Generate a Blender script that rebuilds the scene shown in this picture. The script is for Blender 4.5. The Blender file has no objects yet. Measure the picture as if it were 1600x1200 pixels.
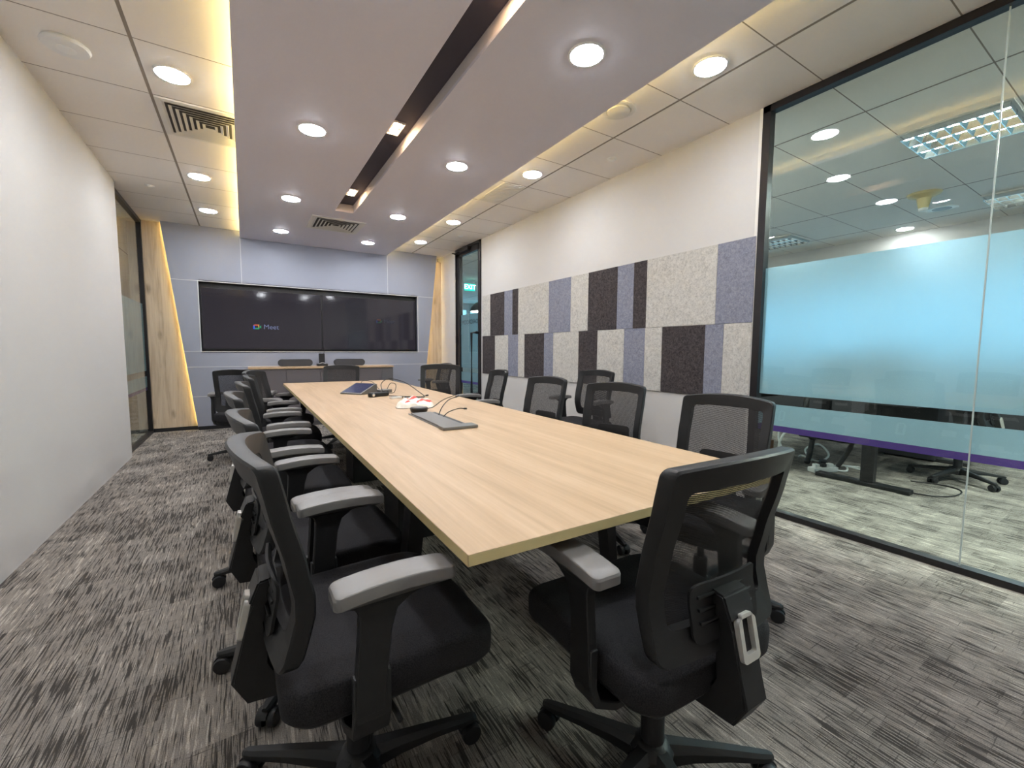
import bpy, bmesh, math, random
from mathutils import Vector, Matrix
random.seed(7)
C = bpy.context.scene.collection
PI = math.pi
ALL = {}

# ------------------------------------------------------------------ materials
def mat(name, col=(.5,.5,.5), rough=.6, metal=0., spec=.5, emit=None, es=0.):
    m = bpy.data.materials.new(name); m.use_nodes = True
    b = m.node_tree.nodes['Principled BSDF']
    b.inputs['Base Color'].default_value = (*col, 1)
    b.inputs['Roughness'].default_value = rough
    b.inputs['Metallic'].default_value = metal
    b.inputs['Specular IOR Level'].default_value = spec
    if emit:
        b.inputs['Emission Color'].default_value = (*emit, 1)
        b.inputs['Emission Strength'].default_value = es
    return m

class NT:
    def __init__(s, m):
        s.m = m; s.n = m.node_tree.nodes; s.l = m.node_tree.links
        s.b = s.n.get('Principled BSDF'); s.out = s.n.get('Material Output')
    def new(s, t, **k):
        n = s.n.new(t)
        for a, v in k.items(): setattr(n, a, v)
        return n
    def link(s, a, b): s.l.new(a, b)
    def coord(s, scale=(1,1,1), loc=(0,0,0), rot=(0,0,0)):
        t = s.new('ShaderNodeTexCoord'); mp = s.new('ShaderNodeMapping')
        mp.inputs['Scale'].default_value = scale; mp.inputs['Location'].default_value = loc
        mp.inputs['Rotation'].default_value = rot
        s.link(t.outputs['Object'], mp.inputs['Vector']); return mp.outputs['Vector']
    def noise(s, vec, scale, detail=2., rough=.5, dist=0.):
        n = s.new('ShaderNodeTexNoise'); n.inputs['Scale'].default_value = scale
        n.inputs['Detail'].default_value = detail; n.inputs['Roughness'].default_value = rough
        n.inputs['Distortion'].default_value = dist
        s.link(vec, n.inputs['Vector']); return n.outputs['Fac']
    def math(s, op, a, b=None, c=None):
        n = s.new('ShaderNodeMath', operation=op)
        for i, v in enumerate((a, b, c)):
            if v is None: continue
            if isinstance(v, (int, float)): n.inputs[i].default_value = v
            else: s.link(v, n.inputs[i])
        return n.outputs[0]
    def ramp(s, fac, stops, interp='LINEAR'):
        r = s.new('ShaderNodeValToRGB'); r.color_ramp.interpolation = interp
        e = r.color_ramp.elements
        while len(e) < len(stops): e.new(.5)
        for i, (p, c) in enumerate(stops):
            e[i].position = p; e[i].color = (*c, 1) if len(c) == 3 else c
        s.link(fac, r.inputs['Fac']); return r.outputs['Color']
    def mix(s, fac, a, b, blend='MIX'):
        n = s.new('ShaderNodeMix', data_type='RGBA', blend_type=blend)
        for i, v in ((0, fac), (6, a), (7, b)):
            if isinstance(v, (int, float)): n.inputs[i].default_value = v
            elif isinstance(v, tuple): n.inputs[i].default_value = (*v, 1)
            else: s.link(v, n.inputs[i])
        return n.outputs[2]
    def bump(s, h, strength=.3, dist=.002):
        b = s.new('ShaderNodeBump'); b.inputs['Strength'].default_value = strength
        b.inputs['Distance'].default_value = dist
        s.link(h, b.inputs['Height']); s.link(b.outputs[0], s.b.inputs['Normal'])

def paint(name, col, rough=.7, bump=.05):
    m = mat(name, col, rough, spec=.3); t = NT(m)
    v = t.coord(); n = t.noise(v, 90, 3); t.bump(n, bump, .001)
    w = t.noise(v, 1.3, 3)
    t.link(t.mix(t.math('MULTIPLY', w, .10), col, tuple(c*.82 for c in col)), t.b.inputs['Base Color'])
    return m

def wood(name, c0, c1, c2, axis='Y', knots=False, rough=.45, fine=1.):
    m = mat(name, c1, rough, spec=.35); t = NT(m)
    sc = {'Y': (9, .55, 9), 'Z': (7, 7, .6)}[axis]
    v = t.coord(sc)
    a = t.noise(v, 1.6, 5, .6, .6)
    sc2 = {'Y': (70, 1.6, 70), 'Z': (60, 60, 1.6)}[axis]
    b = t.noise(t.coord(sc2), 1.5*fine, 4, .6, .2)
    f = t.math('ADD', t.math('MULTIPLY', a, .62), t.math('MULTIPLY', b, .38))
    col = t.ramp(f, [(.34, c0), (.5, c1), (.66, c2)])
    if knots:
        k = t.new('ShaderNodeTexVoronoi'); k.inputs['Scale'].default_value = 1.
        t.link(t.coord((5.5, 5.5, 2.2)), k.inputs['Vector'])
        kk = t.math('SUBTRACT', 1., t.math('MULTIPLY', k.outputs['Distance'], 5.))
        kk = t.math('MULTIPLY', t.math('MAXIMUM', kk, 0.), t.noise(t.coord((30, 30, 9)), 1.5, 3))
        col = t.mix(t.math('MINIMUM', t.math('MULTIPLY', kk, 1.5), .75), col, (.16, .09, .045))
    t.link(col, t.b.inputs['Base Color']); t.bump(b, .06, .001)
    return m

M = {}
M['white_wall'] = paint('white_wall', (.58, .565, .55), .6)
M['raft'] = paint('raft_paint', (.71, .685, .755), .55)
M['slot_side'] = paint('slot_side_paint', (.66, .62, .62), .6)
M['slot_dark'] = mat('slot_dark', (.045, .042, .065), .6)
M['grey_wall'] = paint('blue_grey_laminate', (.32, .335, .40), .5, .02)
M['rear_wall'] = paint('rear_wall_paint', (.42, .38, .36), .6)
M['seam'] = mat('seam_trim', (.75, .74, .72), .4)
M['skirting'] = mat('black_skirting', (.012, .012, .014), .4)
M['frame'] = mat('black_aluminium', (.016, .014, .016), .35, .3)
M['oak'] = wood('light_oak_top', (.43, .29, .17), (.50, .345, .212), (.56, .40, .26), 'Y')
M['oak_edge'] = mat('oak_edge_band', (.62, .50, .25), .5)
M['oak_panel'] = wood('oak_wall_panel', (.42, .315, .215), (.60, .485, .355), (.68, .57, .44), 'Z', knots=True, rough=.5)
M['black_plastic'] = mat('black_plastic', (.013, .013, .014), .46, spec=.42)
M['black_metal'] = mat('black_powder_coat', (.02, .02, .022), .45, .2)
M['pad'] = mat('arm_pad_rubber', (.17, .16, .155), .38, spec=.7)
M['silver'] = mat('silver_plastic', (.72, .70, .66), .3, .5)
M['chrome'] = mat('chrome', (.8, .8, .82), .15, 1.)
M['rubber'] = mat('caster_rubber', (.012, .012, .014), .5)
M['cabinet'] = mat('dark_laminate', (.12, .105, .11), .5)
M['cabinet_side'] = mat('dark_laminate_side', (.12, .115, .12), .5)
M['grey_cloth'] = mat('speaker_cloth', (.05, .05, .055), .85)
M['white_plastic'] = mat('white_plastic', (.80, .80, .80), .4)
M['grille'] = mat('grille_metal', (.72, .70, .66), .5)
M['vent_dark'] = mat('vent_interior', (.05, .045, .04), .8)
M['cable'] = mat('black_cable', (.02, .018, .018), .5)
M['gunmetal'] = mat('grey_anodised', (.17, .165, .16), .42, .5)
M['tv_bezel'] = mat('tv_bezel', (.01, .01, .012), .3)
M['lamp_rim'] = mat('lamp_rim', (.85, .85, .84), .4)
M['downlight'] = mat('downlight_lens', (1, 1, 1), .5, emit=(.92, .955, 1.), es=48)
M['fill_lens'] = mat('fill_downlight_lens', (1, 1, 1), .5, emit=(.93, 1., .93), es=125)  # brighter lens, only for the fill lamps added outside the partition
M['spot'] = mat('spot_bulb', (1, 1, 1), .5, emit=(1., .66, .36), es=38)
M['led'] = mat('led_strip_warm', (1, .8, .4), .5, emit=(1., .78, .28), es=9.5)
M['led2'] = mat('led_strip_panel', (1, .8, .4), .5, emit=(1., .74, .26), es=16)
M['troffer'] = mat('troffer_tube', (1, 1, 1), .5, emit=(.80, .97, 1.), es=50)
M['troffer_back'] = mat('troffer_reflector', (.75, .88, .92), .4)  # blue tint painted in for daylight mirrored in the cells
M['louvre'] = mat('mirror_louvre', (.80, .85, .88), .12, 1.)
M['exit_green'] = mat('exit_green', (0, .35, .25), .5, emit=(0., .50, .36), es=.9)
M['exit_white'] = mat('exit_white', (1, 1, 1), .5, emit=(.9, 1, .98), es=1.6)
M['pendant'] = mat('pendant_glow', (1, 1, 1), .5, emit=(1., .98, .95), es=6)
M['paper'] = mat('white_paper', (.82, .78, .70), .6)
M['red'] = mat('red_print', (.75, .07, .05), .5)
M['blueprint'] = mat('pale_blue_print', (.35, .6, .7), .5)
M['glow_screen'] = mat('touch_screen', (.012, .015, .04), .2, emit=(.02, .03, .12), es=.12)

def felt(name, col, dark, light):
    m = mat(name, col, .95, spec=.1); t = NT(m); v = t.coord()
    a = t.noise(v, 130, 3, .7); b = t.noise(t.coord((1, 1, 1)), 38, 4, .7, .8)
    f = t.math('ADD', t.math('MULTIPLY', a, .5), t.math('MULTIPLY', b, .5))
    t.link(t.ramp(f, [(.36, dark), (.5, col), (.64, light)]), t.b.inputs['Base Color'])
    t.bump(f, .35, .003); return m
M['felt_light'] = felt('felt_light', (.50, .485, .455), (.33, .32, .30), (.62, .60, .565))
M['felt_dark'] = felt('felt_dark', (.058, .050, .052), (.022, .018, .020), (.115, .10, .10))
M['felt_blue'] = felt('felt_blue', (.225, .235, .295), (.15, .155, .20), (.31, .32, .38))

# seat cloth
m = mat('seat_cloth', (.020, .020, .024), .9, spec=.25); t = NT(m)
n = t.noise(t.coord(), 420, 2, .6); t.bump(n, .3, .0012)
t.link(t.ramp(n, [(.35, (.012, .012, .015)), (.65, (.034, .032, .034))]), t.b.inputs['Base Color'])
M['cloth'] = m

# backrest net: threads with real openings between them
m = mat('backrest_net', (.024, .022, .022), .75, spec=.3); t = NT(m)
tc = t.new('ShaderNodeTexCoord'); sp = t.new('ShaderNodeSeparateXYZ'); t.link(tc.outputs['Object'], sp.inputs[0])
sx = t.math('ABSOLUTE', t.math('SUBTRACT', t.math('FRACT', t.math('MULTIPLY', sp.outputs[0], 300.)), .5))
sz = t.math('ABSOLUTE', t.math('SUBTRACT', t.math('FRACT', t.math('MULTIPLY', sp.outputs[2], 240.)), .5))
hx = t.math('LESS_THAN', sx, .32); hz = t.math('LESS_THAN', sz, .21)
hole = t.math('MULTIPLY', hx, hz)
tr = t.new('ShaderNodeBsdfTransparent'); mx = t.new('ShaderNodeMixShader')
t.link(hole, mx.inputs[0]); t.link(t.b.outputs[0], mx.inputs[1]); t.link(tr.outputs[0], mx.inputs[2])
t.link(mx.outputs[0], t.out.inputs['Surface'])
M['net'] = m

# tv screen
M['screen'] = mat('tv_screen', (.006, .006, .008), .07, spec=.55, emit=(.007, .006, .008), es=1.)

# clear glass: thin pane, Fresnel mirror + tinted see-through
def glass(name, tint, refl=1.0, ior=1.5):
    m = bpy.data.materials.new(name); m.use_nodes = True; t = NT(m)
    t.n.remove(t.b)
    tr = t.new('ShaderNodeBsdfTransparent'); tr.inputs[0].default_value = (*tint, 1)
    gl = t.new('ShaderNodeBsdfGlossy'); gl.inputs['Roughness'].default_value = 0.
    gl.inputs['Color'].default_value = (refl, refl, refl, 1)
    fr = t.new('ShaderNodeFresnel'); ge = t.new('ShaderNodeNewGeometry')
    t.link(t.math('ADD', t.math('MULTIPLY', ge.outputs['Backfacing'], 1/ior-ior), ior), fr.inputs['IOR'])
    mx = t.new('ShaderNodeMixShader')
    t.link(fr.outputs[0], mx.inputs[0]); t.link(tr.outputs[0], mx.inputs[1]); t.link(gl.outputs[0], mx.inputs[2])
    t.link(mx.outputs[0], t.out.inputs['Surface']); return m
M['glass'] = glass('partition_glass', (.87, .94, .87), 1., 1.6)
M['glass_seam'] = mat('glass_joint', (.45, .52, .50), .3)

def film(name, col, trans, blur, rough=.55):
    m = bpy.data.materials.new(name); m.use_nodes = True; t = NT(m); t.n.remove(t.b)
    a = t.new('ShaderNodeBsdfTranslucent'); a.inputs[0].default_value = (*trans, 1)
    d = t.new('ShaderNodeBsdfDiffuse'); d.inputs[0].default_value = (*col, 1)
    s = t.new('ShaderNodeBsdfRefraction'); s.inputs['Color'].default_value = (*trans, 1)
    s.inputs['Roughness'].default_value = rough; s.inputs['IOR'].default_value = 1.25
    m1 = t.new('ShaderNodeMixShader'); m1.inputs[0].default_value = .45
    t.link(a.outputs[0], m1.inputs[1]); t.link(d.outputs[0], m1.inputs[2])
    m2 = t.new('ShaderNodeMixShader'); m2.inputs[0].default_value = blur
    t.link(m1.outputs[0], m2.inputs[1]); t.link(s.outputs[0], m2.inputs[2])
    t.link(m2.outputs[0], t.out.inputs['Surface']); return m
M['frost'] = film('frosted_film', (.32, .46, .54), (.44, .64, .78), .5)
M['purple'] = film('purple_film', (.09, .05, .22), (.14, .08, .32), .5)

# carpet planks
m = mat('carpet', (.1, .09, .085), .95, spec=.1); t = NT(m)
tc = t.new('ShaderNodeTexCoord'); sp = t.new('ShaderNodeSeparateXYZ'); t.link(tc.outputs['Object'], sp.inputs[0])
def cell(w, h, k):
    fx = t.math('FLOOR', t.math('DIVIDE', sp.outputs[0], w))
    off = t.math('MULTIPLY', t.math('FRACT', t.math('MULTIPLY', fx, .377+k)), h)
    fy = t.math('FLOOR', t.math('DIVIDE', t.math('ADD', sp.outputs[1], off), h))
    cb = t.new('ShaderNodeCombineXYZ'); t.link(fx, cb.inputs[0]); t.link(fy, cb.inputs[1]); cb.inputs[2].default_value = k
    wn = t.new('ShaderNodeTexWhiteNoise', noise_dimensions='3D'); t.link(cb.outputs[0], wn.inputs[0])
    return wn.outputs['Value']
c1 = cell(.25, .25, 1.3); c2 = cell(.125, .19, 5.1)
def thr(v, lo, hi):
    n = t.new('ShaderNodeMapRange'); n.interpolation_type = 'SMOOTHSTEP'
    t.link(v, n.inputs[0]); n.inputs[1].default_value = lo; n.inputs[2].default_value = hi; return n.outputs[0]
soft = t.noise(t.coord((6, 3.2, 1)), 1., 3, .6)
modv = t.math('ADD', t.math('MULTIPLY', t.math('SUBTRACT', soft, .5), .30), t.math('MULTIPLY', t.math('SUBTRACT', c1, .5), .07))
modv = t.math('ADD', modv, t.math('MULTIPLY', t.math('SUBTRACT', c2, .5), .07))
fine = t.noise(t.coord((1, 1, 1)), 330, 3, .7)
jit = t.math('MULTIPLY', t.math('SUBTRACT', fine, .5), .30)
a1 = t.math('ADD', t.math('ADD', t.noise(t.coord((150, 6.5, 1)), 1., 2, .5), modv), jit)
a2 = t.math('ADD', t.math('ADD', t.noise(t.coord((330, 9, 1), (7, 3, 0)), 1., 2, .5), t.math('MULTIPLY', modv, .8)), jit)
a3 = t.math('ADD', t.math('ADD', t.noise(t.coord((9, 140, 1), (2, 9, 0)), 1., 2, .5), t.math('MULTIPLY', modv, .6)), jit)
d = t.math('MAXIMUM', thr(a1, .55, .60), t.math('MULTIPLY', thr(a2, .56, .62), .9))
d = t.math('MAXIMUM', d, t.math('MULTIPLY', thr(a3, .645, .70), .75))
l1 = thr(t.math('SUBTRACT', t.noise(t.coord((120, 7, 1), (11, 5, 0)), 1., 3, .6), modv), .58, .66)
base = t.mix(l1, (.33, .30, .27), (.60, .55, .49))
base = t.mix(t.math('MULTIPLY', t.math('SUBTRACT', 1., thr(fine, .35, .62)), .6), base, (.11, .095, .088))
t.link(t.mix(t.math('MULTIPLY', d, .86), base, (.026, .023, .022)), t.b.inputs['Base Color'])
t.bump(t.math('SUBTRACT', fine, t.math('MULTIPLY', d, .6)), .5, .003)
M['carpet'] = m

# ceiling tiles: joints every 0.6 m along the room, 1.5 m apart across it
m = mat('ceiling_tile', (.85, .82, .79), .8, spec=.2); t = NT(m)
tc = t.new('ShaderNodeTexCoord'); sp = t.new('ShaderNodeSeparateXYZ'); t.link(tc.outputs['Object'], sp.inputs[0])
def grid(ch, pitch, ph, w):
    a = t.math('FRACT', t.math('DIVIDE', t.math('SUBTRACT', sp.outputs[ch], ph-pitch*100), pitch))
    a = t.math('SUBTRACT', .5, t.math('ABSOLUTE', t.math('SUBTRACT', a, .5)))
    return t.math('LESS_THAN', t.math('MULTIPLY', a, pitch), w)
g = t.math('MAXIMUM', grid(1, .6, .13, .0035), 0.)
def lineat(x, w):
    return t.math('LESS_THAN', t.math('ABSOLUTE', t.math('SUBTRACT', sp.outputs[0], x)), w)
for x in (-.455, 2.505, 3.70, 4.90, 6.10, 7.30, -1.7):
    g = t.math('MAXIMUM', g, lineat(x, .009))
n = t.noise(t.coord(), 150, 3)
col = t.mix(g, t.mix(t.math('MULTIPLY', n, .2), (.86, .83, .80), (.80, .77, .74)), (.28, .25, .22))
t.link(col, t.b.inputs['Base Color']); t.bump(t.math('SUBTRACT', t.math('MULTIPLY', n, .1), g), .5, .004)
M['tile'] = m
M['tile_rail'] = mat('ceiling_rail', (.62, .58, .52), .5)
M['beige_chip'] = mat('office_clutter_brown', (.20, .09, .05), .7)
M['blue_plastic'] = mat('blue_plastic', (.06, .22, .45), .4)
M['desk_grey'] = mat('desk_dark', (.03, .03, .035), .5)

# ------------------------------------------------------------------ geometry helpers
def link_mesh(name, bm, material, parent=None, smooth=False, auto=None):
    me = bpy.data.meshes.new(name)
    bmesh.ops.recalc_face_normals(bm, faces=bm.faces[:])
    bm.to_mesh(me); bm.free()
    ms = material if isinstance(material, (list, tuple)) else [material]
    for x in ms: me.materials.append(x)
    if smooth:
        for p in me.polygons: p.use_smooth = True
    ob = bpy.data.objects.new(name, me); C.objects.link(ob)
    if parent: ob.parent = parent
    if auto is not None:
        for p in me.polygons: p.use_smooth = True
        try: me.set_sharp_from_angle(angle=math.radians(auto))
        except Exception: pass
    return ob

def tag(o, label=None, cat=None, group=None, kind=None):
    if label: o['label'] = label
    if cat: o['category'] = cat
    if group: o['group'] = group
    if kind: o['kind'] = kind
    return o

def empty(name, loc=(0,0,0), rz=0.):
    o = bpy.data.objects.new(name, None); C.objects.link(o)
    o.location = loc; o.rotation_euler = (0, 0, rz); o.empty_display_size = .1
    return o

def box(bm, x0, x1, y0, y1, z0, z1, bev=0., seg=2, mi=0, mtx=None):
    r = bmesh.ops.create_cube(bm, size=1.)
    vs = r['verts']
    for v in vs:
        v.co = Vector((x0+(x1-x0)*(v.co.x+.5), y0+(y1-y0)*(v.co.y+.5), z0+(z1-z0)*(v.co.z+.5)))
    fs = list({f for v in vs for f in v.link_faces})
    for f in fs: f.material_index = mi
    if bev > 0:
        es = list({e for v in vs for e in v.link_edges})
        r2 = bmesh.ops.bevel(bm, geom=es, offset=bev, segments=seg, affect='EDGES', profile=.5)
        vs = list({v for f in r2['faces'] for v in f.verts} | {v for v in vs if v.is_valid})
        for f in {f for v in vs for f in v.link_faces}: f.material_index = mi
    if mtx is not None:
        for v in vs: v.co = mtx @ v.co
    return vs

def BOX(name, dims, material, parent=None, bev=0., **k):
    bm = bmesh.new(); box(bm, *dims, bev=bev, **k)
    return link_mesh(name, bm, material, parent)

def loft(bm, rings, close=True, cap0=True, cap1=True, mi=0):
    vr = [[bm.verts.new(p) for p in r] for r in rings]
    n = len(vr[0])
    for a, b in zip(vr, vr[1:]):
        for i in range(n if close else n-1):
            j = (i+1) % n
            f = bm.faces.new((a[i], a[j], b[j], b[i])); f.material_index = mi
    if cap0: bm.faces.new(list(reversed(vr[0]))).material_index = mi
    if cap1: bm.faces.new(vr[-1]).material_index = mi
    return vr

def catmull(pts, sub=8):
    P = [Vector(p) for p in pts]
    if len(P) < 3: return P
    P = [P[0]*2-P[1]] + P + [P[-1]*2-P[-2]]
    out = []
    for i in range(1, len(P)-2):
        p0, p1, p2, p3 = P[i-1:i+3]
        for k in range(sub):
            u = k/sub
            out.append(.5*((2*p1)+(-p0+p2)*u+(2*p0-5*p1+4*p2-p3)*u*u+(-p0+3*p1-3*p2+p3)*u**3))
    out.append(P[-2]); return out

def tube(bm, pts, r, n=8, smooth_path=True, mi=0, sub=8):
    P = catmull(pts, sub) if smooth_path else [Vector(p) for p in pts]
    rings = []; up = Vector((0, 0, 1))
    for i, p in enumerate(P):
        d = (P[min(i+1, len(P)-1)]-P[max(i-1, 0)]).normalized()
        a = d.cross(up)
        if a.length < .05: a = d.cross(Vector((0, 1, 0)))
        a.normalize(); b = a.cross(d).normalized()
        rr = r(i/(len(P)-1)) if callable(r) else r
        rings.append([p+a*math.cos(2*PI*k/n)*rr+b*math.sin(2*PI*k/n)*rr for k in range(n)])
    loft(bm, rings, mi=mi)

def lathe(bm, prof, n=24, axis=Matrix.Identity(4), mi=0):
    rings = [[axis @ Vector((r*math.cos(2*PI*k/n), r*math.sin(2*PI*k/n), z)) for k in range(n)] for r, z in prof]
    loft(bm, rings, mi=mi)

def prism(bm, poly, f, d0, d1, mi=0):
    """poly: 2D points; f(a,b,d)->3D"""
    loft(bm, [[Vector(f(a, b, d)) for a, b in poly] for d in (d0, d1)], mi=mi)

def rrect(hw, hh, r, n=6, cx=0., cy=0., side=4):
    pts = []
    for (sx, sy, a0) in ((1, -1, -90), (1, 1, 0), (-1, 1, 90), (-1, -1, 180)):
        ox, oy = cx+sx*(hw-r), cy+sy*(hh-r)
        for k in range(n+1):
            a = math.radians(a0+90*k/n)
            pts.append((ox+r*math.cos(a), oy+r*math.sin(a)))
    out = []
    for i, p in enumerate(pts):
        q = pts[(i+1) % len(pts)]; out.append(p)
        if i % (n+1) == n:
            for k in range(1, side): out.append((p[0]+(q[0]-p[0])*k/side, p[1]+(q[1]-p[1])*k/side))
    return out

def text(name, s, size, loc, rot, material, parent=None, ext=.0008, align='CENTER'):
    cu = bpy.data.curves.new(name, 'FONT'); cu.body = s; cu.size = size; cu.extrude = ext
    cu.align_x = align; cu.align_y = 'CENTER'
    o = bpy.data.objects.new(name, cu); C.objects.link(o); o.location = loc; o.rotation_euler = rot
    cu.materials.append(material)
    dg = bpy.context.evaluated_depsgraph_get(); dg.update()
    me = bpy.data.meshes.new_from_object(o.evaluated_get(dg)); me.name = name
    q = bpy.data.objects.new(name, me); C.objects.link(q); q.location = loc; q.rotation_euler = rot
    bpy.data.objects.remove(o)
    if parent: q.parent = parent
    return q

def copy_tree(o, parent=None):
    c = o.copy(); C.objects.link(c)
    if parent: c.parent = parent
    for ch in list(o.children): copy_tree(ch, c)
    return c

S = lambda o: tag(o, kind='structure')
ORD = ['', 'first', 'second', 'third', 'fourth', 'fifth', 'sixth', 'seventh', 'eighth', 'ninth', 'tenth']

# ------------------------------------------------------------------ camera
CH = 1.132
f_px, yaw, pit, rol = 666.75, 0.5586092, -0.0797332, 0.0049949
fw = Vector((math.sin(yaw)*math.cos(pit), math.cos(yaw)*math.cos(pit), math.sin(pit)))
rt = Vector((math.cos(yaw), -math.sin(yaw), 0)); up = rt.cross(fw)
r2 = rt*math.cos(rol)+up*math.sin(rol); u2 = up*math.cos(rol)-rt*math.sin(rol)
cam = bpy.data.cameras.new('camera'); cam.sensor_width = 36; cam.lens = f_px*36/1600; cam.clip_start = .02
co = bpy.data.objects.new('camera', cam); C.objects.link(co)
mw = Matrix((r2, u2, -fw)).transposed().to_4x4(); mw.translation = (0, 0, CH)
co.matrix_world = mw
bpy.context.scene.camera = co

# ------------------------------------------------------------------ room shell
XL, XR, YB, ZC = -1.035, 3.07, 7.27, 2.785
Y0 = -1.25
FX0, FX1, FY0, FY1 = -3.0, 10.4, -4.0, 14.0
S(BOX('floor', (FX0, FX1, FY0, FY1, -.1, 0), M['carpet']))
S(BOX('ceiling', (FX0, FX1, FY0, FY1, ZC, ZC+.1), M['tile']))
S(BOX('wall_left', (XL-.12, XL, Y0, 5.80, 0, ZC), M['white_wall']))
S(BOX('wall_rear', (XL, XR, Y0-.1, Y0, 0, ZC), M['rear_wall']))
S(BOX('wall_right', (XR, XR+.12, 1.70, 5.80, 0, ZC), M['white_wall']))
S(BOX('wall_right', (XR, XR+.12, 6.70, 7.62, 0, ZC), M['white_wall']))
S(BOX('trim_1', (XR-.006, XR+.003, 1.680, 1.704, 0, ZC), M['grille']))

# wall_back: blue-grey laminate cladding with a slanted edge on both sides and a recess for the screens
bx0, bx1, bz0, bz1 = -.503, 2.588, 1.092, 2.045
YF, TH = YB, .06
def back_wall():
    bm = bmesh.new()
    def f(a, b, d): return (a, d, b)
    # outline: left edge runs (-.874, top) -> (-.585, 0); right edge (2.97, top) -> (2.70, 0)
    def xl(z): return -.583 + (-.875+.583)*(z/ZC)
    def xr(z): return 2.66 + (2.955-2.66)*(z/ZC)
    for poly in ([(xl(.04), .04), (xr(.04), .04), (xr(bz0), bz0), (xl(bz0), bz0)],
                 [(xl(bz1), bz1), (xr(bz1), bz1), (xr(ZC), ZC), (xl(ZC), ZC)],
                 [(xl(bz0), bz0), (bx0, bz0), (bx0, bz1), (xl(bz1), bz1)],
                 [(bx1, bz0), (xr(bz0), bz0), (xr(bz1), bz1), (bx1, bz1)]):
        prism(bm, poly, f, YF, YF+TH)
    o = S(link_mesh('wall_back', bm, M['grey_wall']))
    # joints
    bm = bmesh.new()
    w = .005
    def hz(z, a, b): box(bm, a, b, YF-.0015, YF+.002, z-w/2, z+w/2)
    def vt(x, a, b): box(bm, x-w/2, x+w/2, YF-.0015, YF+.002, a, b)
    hz(2.05, xl(2.05), bx0); hz(2.05, bx1, xr(2.05))
    hz(1.090, xl(1.09), bx0); hz(1.09, bx1, xr(1.09))
    hz(.876, xl(.876), xr(.876)); hz(.466, xl(.466), xr(.466))
    vt(.002, bz1, 2.69); vt(2.075, bz1, 2.69)
    link_mesh('panel_joint', bm, M['seam'], o)
    return xl, xr
xl, xr = back_wall()
# recess lining + silver trim around it
bm = bmesh.new()
box(bm, bx0-.02, bx1+.02, YF+.115, YF+.135, bz0-.02, bz1+.02)
box(bm, bx0-.02, bx0, YF+TH, YF+.13, bz0, bz1); box(bm, bx1, bx1+.02, YF+TH, YF+.13, bz0, bz1)
box(bm, bx0, bx1, YF+.0, YF+.13, bz1-.001, bz1+.02); box(bm, bx0, bx1, YF+.0, YF+.13, bz0-.02, bz0+.001)
S(link_mesh('trim_2', bm, M['tv_bezel']))
bm = bmesh.new(); e = .009
box(bm, bx0-e, bx1+e, YF-.004, YF+.01, bz1, bz1+e); box(bm, bx0-e, bx1+e, YF-.004, YF+.01, bz0-e, bz0)
box(bm, bx0-e, bx0, YF-.004, YF+.01, bz0, bz1); box(bm, bx1, bx1+e, YF-.004, YF+.01, bz0, bz1)
S(link_mesh('trim_3', bm, M['seam']))
S(BOX('wall_far', (-1.25, XR+.1, YB+.24, YB+.34, 0, ZC), M['white_wall']))
# black skirting under cladding
bm = bmesh.new(); box(bm, xl(0), xr(0), YF-.004, YF+.02, 0, .05)
S(link_mesh('baseboard_back', bm, M['skirting']))
BY = YB+.085
bm = bmesh.new(); box(bm, XL-.06, xl(0)+.02, BY-.004, BY+.02, 0, .05); box(bm, xr(0)-.02, XR, BY-.004, BY+.02, 0, .05)
S(link_mesh('baseboard_back', bm, M['skirting']))
# oak panels set behind the slanted edges, lit from behind the cladding
o = BOX('wood_panel', (XL-.075, -.53, BY, BY+.02, .05, ZC), M['oak_panel'])
tag(o, 'tall knotty oak panel in the back left corner beside the glass partition', 'wall panel', 'oak wall panels')
o = BOX('wood_panel', (2.615, XR, BY, BY+.02, .05, 2.70), M['oak_panel'])
tag(o, 'narrow knotty oak panel in the back right corner near the door', 'wall panel', 'oak wall panels')
# led strips hidden behind the slanted edges
def strip(fn, s, lab):
    bm = bmesh.new()
    pts = [(fn(z)+s*.035, z) for z in (.08, ZC-.03)]
    w = .006
    loft(bm, [[Vector((x-w, YF+TH+.004, z)), Vector((x+w, YF+TH+.004, z)), Vector((x+w, YF+TH+.010, z)), Vector((x-w, YF+TH+.010, z))] for x, z in pts])
    o = link_mesh('led_strip', bm, M['led2']); tag(o, lab, 'light strip', 'warm LED strips')
strip(xl, 1, 'warm LED strip glowing behind the left slanted edge of the grey wall')
strip(xr, -1, 'warm LED strip glowing behind the right slanted edge of the grey wall')

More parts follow.
